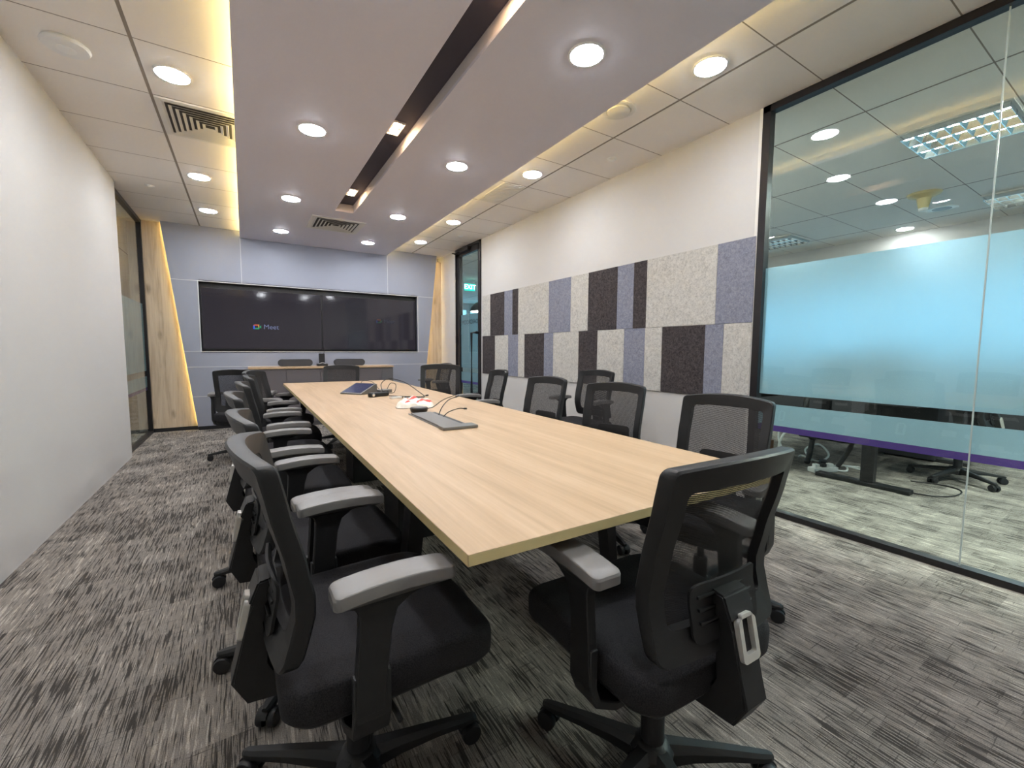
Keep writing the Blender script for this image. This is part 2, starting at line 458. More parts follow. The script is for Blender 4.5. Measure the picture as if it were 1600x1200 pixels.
# ------------------------------------------------------------------ glass partitions and door
FZ = [(.835, 1.705, 'frost'), (.620, .765, 'frost'), (.580, .620, 'purple')]
def partition(name, x, gx, y0, y1, posts, seams, z1=ZC):
    r = empty(name, (x, (y0+y1)/2, 0)); S(r)
    r2_ = Matrix.Translation((-x, -(y0+y1)/2, 0))
    def add(n, bm, m):
        bmesh.ops.transform(bm, matrix=r2_, verts=bm.verts[:]); return link_mesh(n, bm, m, r)
    bm = bmesh.new()
    s = 1 if gx > x else -1
    fx0, fx1 = (x-.012, x+.05) if s > 0 else (x-.05, x+.004)
    box(bm, fx0, fx1, y0, y1, z1-.045, z1-.001); box(bm, fx0, fx1, y0, y1, .0, .035)
    for p in posts: box(bm, fx0, fx1, p, p+.05, 0, z1-.001)
    add('window_frame', bm, M['frame'])
    bm = bmesh.new(); vs = [bm.verts.new(v) for v in ((gx, y0, .03), (gx, y1, .03), (gx, y1, z1-.03), (gx, y0, z1-.03))]; bm.faces.new(vs)
    add('glass_pane', bm, M['glass'])
    bm = bmesh.new()
    for q in seams: box(bm, gx-.003, gx+.003, q-.003, q+.003, .03, z1-.04)
    if seams: add('glass_joint', bm, M['glass_seam'])
    for a, b, k in FZ:
        bm = bmesh.new(); g2 = gx+s*.006
        vs = [bm.verts.new(v) for v in ((g2, y0+.01, a), (g2, y1-.01, a), (g2, y1-.01, b), (g2, y0+.01, b))]; bm.faces.new(vs)
        add('frosted_band' if k == 'frost' else 'purple_stripe', bm, M[k])
    return r
partition('window_1', XR, XR+.02, Y0, 1.68, (1.63,), (.574,))
partition('window_2', XL-.045, XL-.065, 5.80, BY, (BY-.05,), ())

# door
dr = empty('door_1', (XR, 6.25, 0)); S(dr)
def dadd(n, bm, m, p=dr, **k):
    bmesh.ops.transform(bm, matrix=Matrix.Translation((-XR, -6.25, 0)), verts=bm.verts[:]); return link_mesh(n, bm, m, p, **k)
bm = bmesh.new()
box(bm, XR-.02, XR+.1, 5.80, 5.83, 0, ZC-.003); box(bm, XR-.02, XR+.1, 6.67, 6.70, 0, ZC-.003); box(bm, XR-.02, XR+.1, 5.80, 6.70, ZC-.04, ZC-.003)
dadd('door_frame', bm, M['frame'])
bm = bmesh.new()
box(bm, XR-.005, XR+.04, 5.835, 5.905, .01, ZC-.045); box(bm, XR-.005, XR+.04, 6.56, 6.665, .01, ZC-.045)
box(bm, XR-.005, XR+.04, 5.835, 6.665, 2.655, ZC-.045); box(bm, XR-.005, XR+.04, 5.835, 6.665, .01, .10)
dadd('door_leaf', bm, M['frame'])
bm = bmesh.new(); bm.faces.new([bm.verts.new(v) for v in ((XR+.015, 5.9, .1), (XR+.015, 6.56, .1), (XR+.015, 6.56, 2.66), (XR+.015, 5.9, 2.66))])
dadd('glass_pane', bm, M['glass'])
for a, b, k in FZ:
    bm = bmesh.new(); bm.faces.new([bm.verts.new(v) for v in ((XR+.02, 5.905, a), (XR+.02, 6.56, a), (XR+.02, 6.56, b), (XR+.02, 5.905, b))])
    dadd('frosted_band' if k == 'frost' else 'purple_stripe', bm, M[k])
bm = bmesh.new()
tube(bm, [(XR-.005, 5.875, 1.395), (XR-.05, 5.875, 1.395), (XR-.05, 6.035, 1.395), (XR-.05, 6.035, .45), (XR-.05, 5.875, .45), (XR-.005, 5.875, .45)], .02, 8, False)
dadd('door_handle', bm, M['frame'])
bm = bmesh.new(); box(bm, XR-.06, XR-.005, 6.15, 6.45, 2.69, 2.75, bev=.004)
tube(bm, [(XR-.03, 6.4, 2.68), (XR-.16, 6.5, 2.68), (XR-.02, 6.62, 2.70)], .009, 6, False)
dadd('door_closer', bm, M['frame'])
for hzv in (.4, 1.3, 2.35):
    bm = bmesh.new(); box(bm, XR-.03, XR-.004, 6.655, 6.685, hzv-.06, hzv+.06, bev=.003); dadd('hinge', bm, M['frame'])
tx = text('door_lettering', 'BOARDROOM', .098, (XR+.0172-XR, 6.20-6.25, 1.575), (PI/2, 0, PI/2), M['frame'], dr, ext=.0002)

# ------------------------------------------------------------------ dropped ceiling raft
RZ = 2.690; RX0, RX1 = 0.0, 2.062
SX0, SX1, SY0, SY1 = .925, 1.122, .55, 5.262
raft = empty('ceiling_raft', (1.03, 3.3, RZ)); S(raft)
def radd(n, bm, m, **k):
    bmesh.ops.transform(bm, matrix=Matrix.Translation((-1.03, -3.3, -RZ)), verts=bm.verts[:]); return link_mesh(n, bm, m, raft, **k)
bm = bmesh.new()
for d in ((RX0, SX0, Y0, YB-.001), (SX1, RX1, Y0, YB-.001), (SX0, SX1, Y0, SY0), (SX0, SX1, SY1, YB-.001)):
    box(bm, *d, RZ, RZ+.022)
radd('raft_board', bm, M['raft'])
bm = bmesh.new()
box(bm, SX0-.012, SX0, SY0-.01, SY1+.01, RZ+.0219, ZC); box(bm, SX1, SX1+.012, SY0-.01, SY1+.01, RZ+.0219, ZC)
box(bm, SX0, SX1, SY1, SY1+.012, RZ+.0219, ZC); box(bm, SX0, SX1, SY0-.012, SY0, RZ+.0219, ZC)
box(bm, RX0+.075, RX0+.087, Y0, YB-.001, RZ+.022, ZC); box(bm, RX1-.087, RX1-.075, Y0, YB-.001, RZ+.022, ZC)
radd('slot_lining', bm, M['slot_side'])
bm = bmesh.new(); box(bm, SX0, SX1, SY0, SY1, ZC-.006, ZC-.001); radd('slot_backing', bm, M['slot_dark'])
bm = bmesh.new(); box(bm, RX0+.040, RX0+.052, Y0+.02, YB-.03, RZ+.023, RZ+.029); radd('led_strip', bm, M['led'])
bm = bmesh.new(); box(bm, RX1-.052, RX1-.040, Y0+.02, YB-.03, RZ+.023, RZ+.029); radd('led_strip', bm, M['led'])

# ------------------------------------------------------------------ lamps
def downlight_proto(r=.085):
    root = empty('downlight')
    bm = bmesh.new(); lathe(bm, [(r+.014, 0), (r+.014, -.003), (r+.010, -.006), (r, -.006), (r, -.001)], 32)
    link_mesh('rim', bm, M['lamp_rim'], root, auto=40)
    bm = bmesh.new(); lathe(bm, [(r, -.0012), (r, -.007), (r*.93, -.0095), (r*.75, -.012), (r*.4, -.013), (.002, -.0135)], 32)
    link_mesh('lens', bm, M['downlight'], root)
    return root
dl = downlight_proto(); used = [False]
def downlight(x, y, z, label, group):
    o = dl if not used[0] else copy_tree(dl); used[0] = True
    o.location = (x, y, z); tag(o, label, 'downlight', group); return o
for i, y in enumerate((6.55, 5.10, 3.45, 1.82, .20)):
    pos = ['nearest the screens', 'second from the screens', 'third from the screens', 'fourth from the screens', 'fifth from the screens'][i]
    downlight(.468, y, RZ, f'round white downlight in the raft, left row, {pos}', 'downlights in the grey raft')
    downlight(1.592, y, RZ, f'round white downlight in the raft, right row, {pos}', 'downlights in the grey raft')
for i, y in enumerate((6.42, 5.22, 3.41, 1.6)):
    pos = ['nearest the screens', 'second from the screens', 'just in front of the square vent', 'nearest the camera'][i]
    downlight(-.308, y, ZC, f'round white downlight in the left tiled ceiling, {pos}', 'downlights in the left tiled ceiling')
for i, y in enumerate((6.46, 5.24, 3.44, 1.62, -.1)):
    pos = ['nearest the screens', 'second from the screens', 'third from the screens', 'fourth from the screens beside the round diffuser', 'nearest the camera'][i]
    downlight(2.365, y, ZC, f'round white downlight in the right tiled ceiling, {pos}', 'downlights in the right tiled ceiling')

# twin spots in the slot
def twin(y, lab):
    r = empty('twin_spotlight', (1.018, y, ZC-.006))
    bm = bmesh.new(); h = .045
    box(bm, -h, h, -.10, -.092, -.012, 0); box(bm, -h, h, .092, .10, -.012, 0)
    box(bm, -h, -h+.006, -.092, .092, -.012, 0); box(bm, h-.006, h, -.092, .092, -.012, 0)
    link_mesh('housing', bm, M['grille'], r)
    for s in (-1, 1):
        bm = bmesh.new(); lathe(bm, [(.030, -.002), (.030, -.010), (.022, -.014)], 20, Matrix.Translation((0, s*.045, 0)))
        link_mesh('bulb', bm, M['spot'], r)
    tag(r, lab, 'spotlight', 'twin spotlights in the ceiling slot')
twin(4.82, 'warm twin spotlight in the black ceiling slot, nearer the screens')
twin(3.28, 'warm twin spotlight in the black ceiling slot, middle of the three')
twin(1.74, 'warm twin spotlight in the black ceiling slot, nearest the camera')

# square diffusers
def diffuser(cx, cy, z, hw, hh, n, lab, rim=.05):
    r = empty('air_vent', (cx, cy, z))
    bm = bmesh.new()
    def ring(a0, b0, a1, b1, z0, z1):
        o = [(-a0, -b0), (a0, -b0), (a0, b0), (-a0, b0)]; i = [(-a1, -b1), (a1, -b1), (a1, b1), (-a1, b1)]
        vo = [bm.verts.new((x, y, z0)) for x, y in o]; vi = [bm.verts.new((x, y, z1)) for x, y in i]
        for k in range(4):
            j = (k+1) % 4; bm.faces.new((vo[k], vo[j], vi[j], vi[k]))
    ring(hw, hh, hw, hh, 0, -.008); ring(hw, hh, hw-rim, hh-rim, -.008, -.010); ring(hw-rim, hh-rim, hw-rim, hh-rim, -.010, 0)
    link_mesh('frame', bm, M['grille'], r)
    bm = bmesh.new(); box(bm, -hw+rim, hw-rim, -hh+rim, hh-rim, -.001, 0); link_mesh('vent_throat', bm, M['vent_dark'], r)
    bm = bmesh.new()
    step = (min(hw, hh)-rim)/(n+.3)
    for k in range(n):
        a, b = hw-rim-step*k, hh-rim-step*k
        ring(a, b, a-step*.5, b-step*.5, -.011, -.003)
        ring(a, b, a-step*.12, b-step*.12, -.011, -.0115)
    link_mesh('louvres', bm, M['grille'], r)
    tag(r, lab, 'air vent', 'square ceiling vents')
diffuser(1.032, 5.86, RZ, .305, .30, 6, 'square louvred air vent in the raft beyond the end of the slot', .045)
diffuser(-.155, 4.03, ZC, .290, .290, 7, 'square louvred air vent in the left tiled ceiling beside the raft', .03)
# access panel on the right
r = empty('return_grille', (2.37, 4.03, ZC))
bm = bmesh.new(); box(bm, -.13, .13, -.29, .29, -.006, 0, bev=.002); link_mesh('panel', bm, M['grille'], r)
bm = bmesh.new()
for k in range(9): box(bm, -.11, .11, -.26+k*.058, -.245+k*.058, -.009, -.005)
link_mesh('slat', bm, M['cabinet_side'] if False else M['grille'], r)
tag(r, 'flat rectangular grey return grille in the right tiled ceiling', 'ceiling grille')
# round diffuser right
r = empty('round_diffuser', (2.25, 2.23, ZC))
bm = bmesh.new(); lathe(bm, [(.115, 0), (.115, -.006), (.10, -.012), (.085, -.010), (.08, -.002)], 32); link_mesh('ring', bm, M['grille'], r, auto=40)
bm = bmesh.new(); lathe(bm, [(.076, -.001), (.076, -.016), (.03, -.024), (.001, -.025)], 32); link_mesh('cone', bm, M['grille'], r, auto=40)
tag(r, 'round beige air valve in the right tiled ceiling beside the raft edge', 'air valve')
# wireless access point
r = empty('access_point', (-.765, 3.385, ZC))
bm = bmesh.new(); lathe(bm, [(.090, 0), (.100, -.008), (.103, -.016), (.095, -.026), (.06, -.032)], 40); link_mesh('body', bm, M['white_plastic'], r, auto=40)
bm = bmesh.new(); lathe(bm, [(.042, -.031), (.042, -.034), (.035, -.036)], 32); link_mesh('centre_cap', bm, M['lamp_rim'], r, auto=40)
tag(r, 'white round wireless access point on the left ceiling tile', 'access point')
for x, y, lab in ((-.76, 5.78, 'small white round detector on the left ceiling before the oak panel'),
                  (2.76, 2.80, 'small white round detector on the right ceiling above the felt wall'),
                  (2.74, 5.82, 'small white round detector on the ceiling in front of the door')):
    r = empty('ceiling_detector', (x, y, ZC))
    bm = bmesh.new(); lathe(bm, [(.042, 0), (.042, -.005), (.036, -.009)], 24); link_mesh('base', bm, M['white_plastic'], r, auto=40)
    bm = bmesh.new(); lathe(bm, [(.022, -.008), (.02, -.016), (.012, -.019)], 20); link_mesh('sensor', bm, M['lamp_rim'], r, auto=40)
    tag(r, lab, 'detector', 'small ceiling detectors')

# ------------------------------------------------------------------ felt panels on the right wall
tops = [5.076, 4.86, 4.508, 4.323, 4.197, 3.611, 3.255, 3.007, 2.645, 2.464, 2.331, 1.741, 1.490]
tcol = 'LDBDLBLDBDLB'
bots = [5.076, 4.737, 4.417, 4.195, 4.061, 3.686, 3.526, 3.131, 2.875, 2.555, 2.335, 2.169, 1.811, 1.676, 1.490]
bcol = 'DLBLDBLDLBLDBL'
nm = {'L': ('light grey', 'felt_light'), 'D': ('charcoal', 'felt_dark'), 'B': ('blue grey', 'felt_blue')}
for row, ys, cols, z0, z1 in (('upper', tops, tcol, 1.336, 1.934), ('lower', bots, bcol, .778, 1.334)):
    cnt = {}
    for i, c in enumerate(cols):
        cnt[c] = cnt.get(c, 0)+1
        a, b = ys[i+1]*CH, ys[i]*CH
        bm = bmesh.new(); th = .012
        box(bm, XR-th, XR+.001, a+.0008, b-.0008, z0, z1, bev=.0015, seg=1)
        o = link_mesh('felt_panel', bm, M[nm[c][1]])
        if row == 'upper' and c == 'L' and i == 10: lab = 'largest light grey felt panel, in the upper row beside the last blue grey one'
        elif row == 'upper' and i == 0: lab = 'narrow light grey felt panel in the upper row touching the door frame'
        else: lab = f'{nm[c][0]} felt wall panel, {ORD[cnt[c]]} of that colour from the door, {row} row'
        tag(o, lab, 'acoustic panel', 'felt panels on the right wall')

# ------------------------------------------------------------------ screens
def screen(x0, x1, z0, z1, lab):
    y = YF+.035
    r = empty('television', ((x0+x1)/2, y, z0)); T = Matrix.Translation((-(x0+x1)/2, -y, -z0))
    def a(n, bm, m, **k):
        bmesh.ops.transform(bm, matrix=T, verts=bm.verts[:]); return link_mesh(n, bm, m, r, **k)
    bm = bmesh.new(); b = .010
    box(bm, x0, x1, y, y+.05, z0, z0+.018); box(bm, x0, x1, y, y+.05, z1-b, z1)
    box(bm, x0, x0+b, y, y+.05, z0+.018, z1-b); box(bm, x1-b, x1, y, y+.05, z0+.018, z1-b)
    box(bm, x0+.05, x1-.05, y+.05, y+.078, z0+.05, z1-.05)
    a('bezel', bm, M['tv_bezel'])
    bm = bmesh.new(); box(bm, x0+b, x1-b, y+.004, y+.05, z0+.018, z1-b); a('screen', bm, M['screen'])
    tag(r, lab, 'television', 'wall screens')
    return r, T, y
tvL, TL, ty = screen(-.490, 1.043, 1.115, 1.975, 'left wide black television showing a meeting logo, in the wall recess')
tvR, TR, ty = screen(1.047, 2.570, 1.115, 1.975, 'right wide black television, dark, in the wall recess')
def logo(tv, T, cx, cz, s, g):
    def em(n, c): return mat(n, (0, 0, 0), .5, emit=c, es=g)
    cb, cr, cy_, cg, ct = em('logo_blue', (.02, .07, .45)), em('logo_red', (.35, .05, .03)), em('logo_yellow', (.35, .2, .02)), em('logo_green', (.01, .22, .10)), em('logo_letters', (.10, .12, .22))
    bm = bmesh.new(); y = ty+.002
    def q(x0, x1, z0, z1, mi): box(bm, cx+x0*s, cx+x1*s, y, y+.0015, cz+z0*s, cz+z1*s, mi=mi)
    q(-1, -.55, -.7, .35, 0); q(-.55, .35, .35, .75, 1); q(-.55, .35, -.7, -.3, 2); q(.30, .62, -.1, .75, 3); q(.30, .62, -.7, -.1, 2)
    prism(bm, [(cx-1*s, cz+.35*s), (cx-.55*s, cz+.35*s), (cx-.55*s, cz+.75*s)], lambda a, b, d: (a, d, b), y, y+.0015, 1)
    prism(bm, [(cx+.62*s, cz), (cx+1.1*s, cz-.5*s), (cx+1.1*s, cz+.5*s)], lambda a, b, d: (a, d, b), y, y+.0015, 2)
    bmesh.ops.transform(bm, matrix=T, verts=bm.verts[:])
    link_mesh('screen_logo', bm, [cb, cr, cg, cy_], tv)
    text('screen_lettering', 'Meet', s*2.0, T @ Vector((cx+s*1.75, y+.001, cz)), (PI/2, 0, 0), ct, tv, align='LEFT')
logo(tvL, TL, .165, 1.449, .048, .45)
logo(tvR, TR, 1.93, 1.60, .045, .06)

# ------------------------------------------------------------------ credenza with its devices
cx0, cx1, cy0, cy1, cz = .03, 2.03, 6.84, 7.25, .873
r = empty('credenza', ((cx0+cx1)/2, (cy0+cy1)/2, 0)); T = Matrix.Translation((-(cx0+cx1)/2, -(cy0+cy1)/2, 0))
def cadd(n, bm, m, p=r, **k):
    bmesh.ops.transform(bm, matrix=T, verts=bm.verts[:]); return link_mesh(n, bm, m, p, **k)
bm = bmesh.new(); box(bm, cx0+.01, cx1-.01, cy0+.03, cy1, .06, cz-.028); box(bm, cx0+.03, cx1-.03, cy0+.06, cy1, 0, .06)
cadd('carcass', bm, M['cabinet_side'])
bm = bmesh.new(); box(bm, cx0, cx1, cy0, cy1+.005, cz-.026, cz, bev=.002); cadd('cabinet_top', bm, M['oak'])
n = 4; dw = (cx1-cx0-.18-.02)/n
for k in range(n):
    a = cx0+.01+k*dw
    bm = bmesh.new(); box(bm, a+.003, a+dw-.003, cy0+.012, cy0+.03, .07, cz-.040, bev=.001); cadd('door', bm, M['cabinet'])
bm = bmesh.new(); box(bm, cx1-.19, cx1-.012, cy0+.012, cy0+.03, .07, cz-.040); cadd('side_filler', bm, M['cabinet_side'])
tag(r, 'low dark credenza with a thin oak top under the screens', 'cabinet')
def soundbar(xc, w, lab):
    o = empty('soundbar', (xc, 7.10, cz)); bm = bmesh.new()
    pts = rrect(w/2, .052, .050, 8, 0, .053)
    rings = []
    for d, s in ((-.045, .93), (-.052, .97), (-.04, 1.), (.03, 1.), (.04, .95)):
        rings.append([Vector((a*(1-(1-s)*.3), d if True else 0, .053+(b-.053)*s)) for a, b in pts])
    rings = [[Vector((p.x, dd, p.z)) for p in rg] for rg, dd in zip(rings, (-.050, -.045, -.038, .03, .04))]
    loft(bm, rings); link_mesh('cloth_body', bm, M['grey_cloth'], o, auto=35)
    bm = bmesh.new(); box(bm, -w*.3, -w*.3+.03, -.03, .03, 0, .006); box(bm, w*.3-.03, w*.3, -.03, .03, 0, .006)
    link_mesh('foot', bm, M['rubber'], o)
    tag(o, lab, 'soundbar', 'soundbars on the credenza')
soundbar(.635, .46, 'rounded grey cloth soundbar on the credenza, left of the camera hub')
soundbar(1.40, .46, 'rounded grey cloth soundbar on the credenza, right of the camera hub')
o = empty('camera_hub', (1.0, 7.09, cz)); bm = bmesh.new()
box(bm, -.075, .075, -.05, .05, 0, .035, bev=.006); link_mesh('base', bm, M['black_plastic'], o)
bm = bmesh.new(); box(bm, -.04, .04, 0, .05, .035, .19, bev=.006); link_mesh('tower', bm, M['black_plastic'], o)
bm = bmesh.new(); tube(bm, [(.03, .05, .17), (.05, .08, .24), (.09, .08, .255), (.16, .12, .24)], .004, 6); link_mesh('cable', bm, M['cable'], o)
bm = bmesh.new(); tube(bm, [(-.06, 0, .03), (0, -.055, .05), (.06, 0, .03)], .004, 6); link_mesh('cable', bm, M['white_plastic'], o)
tag(o, 'small black camera hub with looped cables between the two soundbars', 'camera hub')

# ------------------------------------------------------------------ conference table
TZ = .74
tab = empty('conference_table', (.93, 3.1, 0), -.0115)
def tl(p): return p
corners = [(-.555, -2.395), (.555, -2.405), (.60, 2.38), (-.60, 2.38)]
bm = bmesh.new()
vr = loft(bm, [[Vector((x, y, z)) for x, y in corners] for z in (TZ-.025, TZ)])
for f_ in bm.faces:
    f_.normal_update()
    f_.material_index = 0 if abs(f_.normal.z) > .5 else 1
bmesh.ops.bevel(bm, geom=[e for e in bm.edges], offset=.0012, segments=1, affect='EDGES')
link_mesh('tabletop', bm, [M['oak'], M['oak_edge']], tab)
for yy in (-1.72, 1.95):
    for s in (-1, 1):
        bm = bmesh.new()
        loft(bm, [[Vector((s*.50+dx, yy+dy, .0)) for dx, dy in ((-.022, -.03), (.022, -.03), (.022, .03), (-.022, .03))],
                  [Vector((s*.42+dx, yy+dy, TZ-.026)) for dx, dy in ((-.028, -.035), (.028, -.035), (.028, .035), (-.028, .035))]])
        link_mesh('leg', bm, M['black_metal'], tab)
    bm = bmesh.new(); box(bm, -.42, .42, yy-.025, yy+.025, TZ-.085, TZ-.026)
    link_mesh('cross_rail', bm, M['black_metal'], tab)
for yy in (-.55, .75):
    bm = bmesh.new(); box(bm, -.20, .20, yy-.16, yy+.16, 0, TZ-.026, bev=.006); link_mesh('pedestal', bm, M['black_metal'], tab)
bm = bmesh.new(); box(bm, -.05, .05, -1.7, 1.93, TZ-.075, TZ-.026); link_mesh('spine_beam', bm, M['black_metal'], tab)
tag(tab, 'long light oak conference table on black legs in the middle of the room', 'table')

# ------------------------------------------------------------------ office chair
def fwd(z):   # forward offset (y) of the backrest surface at its edges
    P = [(.44, -.185), (.50, -.158), (.56, -.138), (.63, -.122), (.72, -.138), (.82, -.162), (.90, -.178), (.95, -.186)]
    if z <= P[0][0]: return P[0][1]
    for (a, fa), (b, fb) in zip(P, P[1:]):
        if z <= b:
            t_ = (z-a)/(b-a); t_ = t_*t_*(3-2*t_)*.35+t_*.65
            return fa+(fb-fa)*t_
    return P[-1][1]
def backpt(a, z, d=0.):
    cv = .020+.028*max(0, (z-.45)/.45)
    u = min(1.2, abs(a)/.215)
    return Vector((a, fwd(z)-cv*(1-u*u)+d, z))
def zz(a, b):   # crown of the top rail
    k = max(0, min(1, (b-.75)/.15)); return b+.020*k*(1-(a/.215)**2)
def outer_hw(b): return .197+.010*math.sin(max(0, min(1, (b-.43)/.50))*PI*.62)

def make_chair():
    r = empty('office_chair')
    # five-star base
    bm = bmesh.new(); lathe(bm, [(.030, .055), (.052, .062), (.055, .10), (.042, .118), (.030, .125)], 20)
    link_mesh('base_hub', bm, M['black_plastic'], r, auto=35)
    for k in range(5):
        bm = bmesh.new(); rings = []
        for x, w, zt, zb in ((.030, .030, .118, .066), (.10, .024, .108, .070), (.20, .020, .092, .066), (.29, .017, .076, .056), (.315, .014, .072, .056), (.325, .008, .068, .058)):
            rings.append([Vector((x, -w, zb)), Vector((x, w, zb)), Vector((x, w*.95, zb+(zt-zb)*.6)), Vector((x, w*.5, zt)), Vector((x, -w*.5, zt)), Vector((x, -w*.95, zb+(zt-zb)*.6))])
        loft(bm, rings)
        lg = link_mesh('leg', bm, M['black_plastic'], r); lg.rotation_euler.z = 2*PI*k/5
        bm = bmesh.new()
        for s in (-1, 1):
            A = Matrix.Translation((.305, s*.017, .0275)) @ Matrix.Rotation(PI/2, 4, 'X')
            lathe(bm, [(.012, -.011), (.026, -.010), (.0275, -.006), (.0275, .006), (.026, .010), (.012, .011)], 18, A, mi=0)
        A = Matrix.Translation((.305, 0, .0275)) @ Matrix.Rotation(PI/2, 4, 'X')
        lathe(bm, [(.010, -.020), (.010, .020)], 10, A)
        lathe(bm, [(.009, 0), (.009, .045)], 10, Matrix.Translation((.300, 0, .022)))
        # hood
        hp = [(math.cos(a)*.031, math.sin(a)*.031) for a in [math.radians(x) for x in range(20, 161, 20)]]
        hp2 = [(p[0]*.86, p[1]*.86) for p in reversed(hp)]
        prism(bm, hp+hp2, lambda a, b, d: (.305+a, d, .0275+b), -.008, .008)
        link_mesh('caster', bm, M['rubber'], lg, auto=35)
    bm = bmesh.new(); lathe(bm, [(.030, .11), (.030, .20), (.026, .205), (.015, .206), (.015, .345)], 18)
    link_mesh('gas_lift', bm, M['black_metal'], r, auto=35)
    U = []  # upper parts
    bm = bmesh.new(); box(bm, -.085, .085, -.13, .10, .328, .378, bev=.012)
    tube(bm, [(.08, .02, .35), (.20, .03, .352), (.235, .035, .345)], .006, 8)
    tube(bm, [(-.08, -.04, .35), (-.19, -.03, .352), (-.225, -.025, .345)], .006, 8)
    U.append(link_mesh('tilt_mechanism', bm, M['black_plastic'], r, auto=35))
    # seat
    def seat_rings(spec, cy=.045):
        rings = []
        for s, z_ in spec:
            rg = []
            for a, b in rrect(.243*s, .228*s, .068*s, 7, 0, 0, 5):
                zf = z_ - .024*max(0, (b-.10)/.128)**2 - .006*max(0, (-b-.15)/.08) + .010*(a/.245)**2
                # rounded, slightly bowed front
                yy_ = b + (.016*(1-(a/.245)**2) if b > .1 else 0)
                rg.append(Vector((a*(1-.05*max(0, -b/.228)), yy_+cy, zf)))
            rings.append(rg)
        return rings
    bm = bmesh.new()
    loft(bm, seat_rings([(.90, .395), (.965, .398), (.995, .410), (1.0, .436), (1.0, .455), (.988, .465), (.965, .4705), (.90, .4735), (.75, .474), (.5, .472), (.25, .470), (.05, .470)]))
    U.append(link_mesh('seat', bm, M['cloth'], r, smooth=True))
    bm = bmesh.new()
    loft(bm, seat_rings([(.55, .372), (.80, .374), (.93, .386), (.955, .400)]))
    U.append(link_mesh('seat_pan', bm, M['black_plastic'], r, smooth=True))
    # backrest frame
    N = 7; b0, b1 = .503, .908
    outer = rrect(1., (b1-b0)/2, .035, N, 0, (b0+b1)/2, 8)
    # build outlines in metres
    def outline(inset_s, inset_t, inset_b, rad_t, rad_b):
        hw0 = .205-inset_s; zb, zt = b0+inset_b, b1-inset_t
        pts = []
        for (sx, sy, a0) in ((1, -1, -90), (1, 1, 0), (-1, 1, 90), (-1, -1, 180)):
            rr = rad_t if sy > 0 else rad_b
            ox, oz = sx*(hw0-rr), (zt-rr if sy > 0 else zb+rr)
            for k in range(N+1):
                a = math.radians(a0+90*k/N); pts.append((ox+rr*math.cos(a), oz+rr*math.sin(a)))
        out = []
        for i, p in enumerate(pts):
            q = pts[(i+1) % len(pts)]; out.append(p)
            if i % (N+1) == N:
                for k in range(1, 9): out.append((p[0]+(q[0]-p[0])*k/9, p[1]+(q[1]-p[1])*k/9))
        return [(a*outer_hw(b)/.205, b) for a, b in out]
    oo = outline(0, 0, 0, .016, .026); ii = outline(.044, .050, .062, .012, .018)
    om = outline(.004, .004, .004, .014, .024)
    bm = bmesh.new(); rings = []
    prof = [(om, .014), (oo, .009), (oo, -.017), (om, -.022), (ii, -.016), (ii, .006)]
    L = len(oo)
    ring_lists = [[backpt(a, zz(a, b), d) for a, b in pl] for pl, d in prof]
    vv = [[bm.verts.new(p) for p in rg] for rg in ring_lists]
    for q in range(len(vv)):
        A, B = vv[q], vv[(q+1) % len(vv)]
        for k in range(L):
            bm.faces.new((A[k], A[(k+1) % L], B[(k+1) % L], B[k]))
    U.append(link_mesh('back_frame', bm, M['black_plastic'], r, auto=40))
    # net
    bm = bmesh.new(); G = 14
    zl, zh = b0+.056, b1-.042
    gr = []
    for j in range(G+1):
        b = zl+(zh-zl)*j/G; hw = outer_hw(b)-.038
        gr.append([bm.verts.new(backpt(hw*(2*i/G-1), zz(hw*(2*i/G-1), b), .004)) for i in range(G+1)])
    for j in range(G):
        for i in range(G): bm.faces.new((gr[j][i], gr[j][i+1], gr[j+1][i+1], gr[j+1][i]))
    U.append(link_mesh('back_net', bm, M['net'], r, smooth=True))
    # lumbar plate behind the net with ribs
    bm = bmesh.new()
    pl = rrect(.110, .060, .020, 5, 0, .595, 4)
    loft(bm, [[backpt(a, b, d) for a, b in pl] for d in (-.030, -.024)])
    for zr in (.575, .600, .625):
        loft(bm, [[backpt(a, zr+dz, d) for a, dz in [(-.09+i*.02, -.003) for i in range(10)]+[(.09-i*.02, .003) for i in range(10)]] for d in (-.034, -.029)])
    for s in (-1, 1):
        tube(bm, [backpt(s*.03, .60, -.03), backpt(s*.03, .585, -.05)], .008, 8, False)
    U.append(link_mesh('lumbar_support', bm, M['black_plastic'], r, auto=40))
    # spine
    hw = .037
    poly = [(-.200, .620), (-.225, .555), (-.262, .415), (-.234, .360), (-.10, .345), (-.05, .350), (-.05, .385), (-.16, .400), (-.190, .415), (-.200, .44), (-.184, .58), (-.180, .614)]
    bm = bmesh.new(); prism(bm, poly, lambda a, b, d: (d, a, b), -hw, hw)
    bmesh.ops.bevel(bm, geom=[e for e in bm.edges if abs((e.verts[0].co-e.verts[1].co).x) < .001], offset=.005, segments=2, affect='EDGES')
    sp_ = link_mesh('back_spine', bm, M['black_plastic'], r, auto=40); U.append(sp_)
    bm = bmesh.new(); capp = [(-.168, .632), (-.206, .627), (-.225, .580), (-.192, .572), (-.178, .598)]
    prism(bm, capp, lambda a, b, d: (d, a, b), -.043, .043)
    bmesh.ops.bevel(bm, geom=bm.edges[:], offset=.004, segments=2, affect='EDGES')
    link_mesh('spine_cap', bm, M['black_plastic'], sp_, auto=40)
    # silver U bracket on the rear face
    p0, p1 = Vector((0, -.2235, .583)), Vector((0, -.2415, .498))
    ax = (p0-p1).normalized(); nrm = Vector((0, -ax.z, ax.y)); L_ = (p0-p1).length
    Uo = rrect(.028, L_/2, .010, 5, 0, L_/2, 3)
    def up_(a, b, d): return p1+Vector((1, 0, 0))*a+ax*b+nrm*d
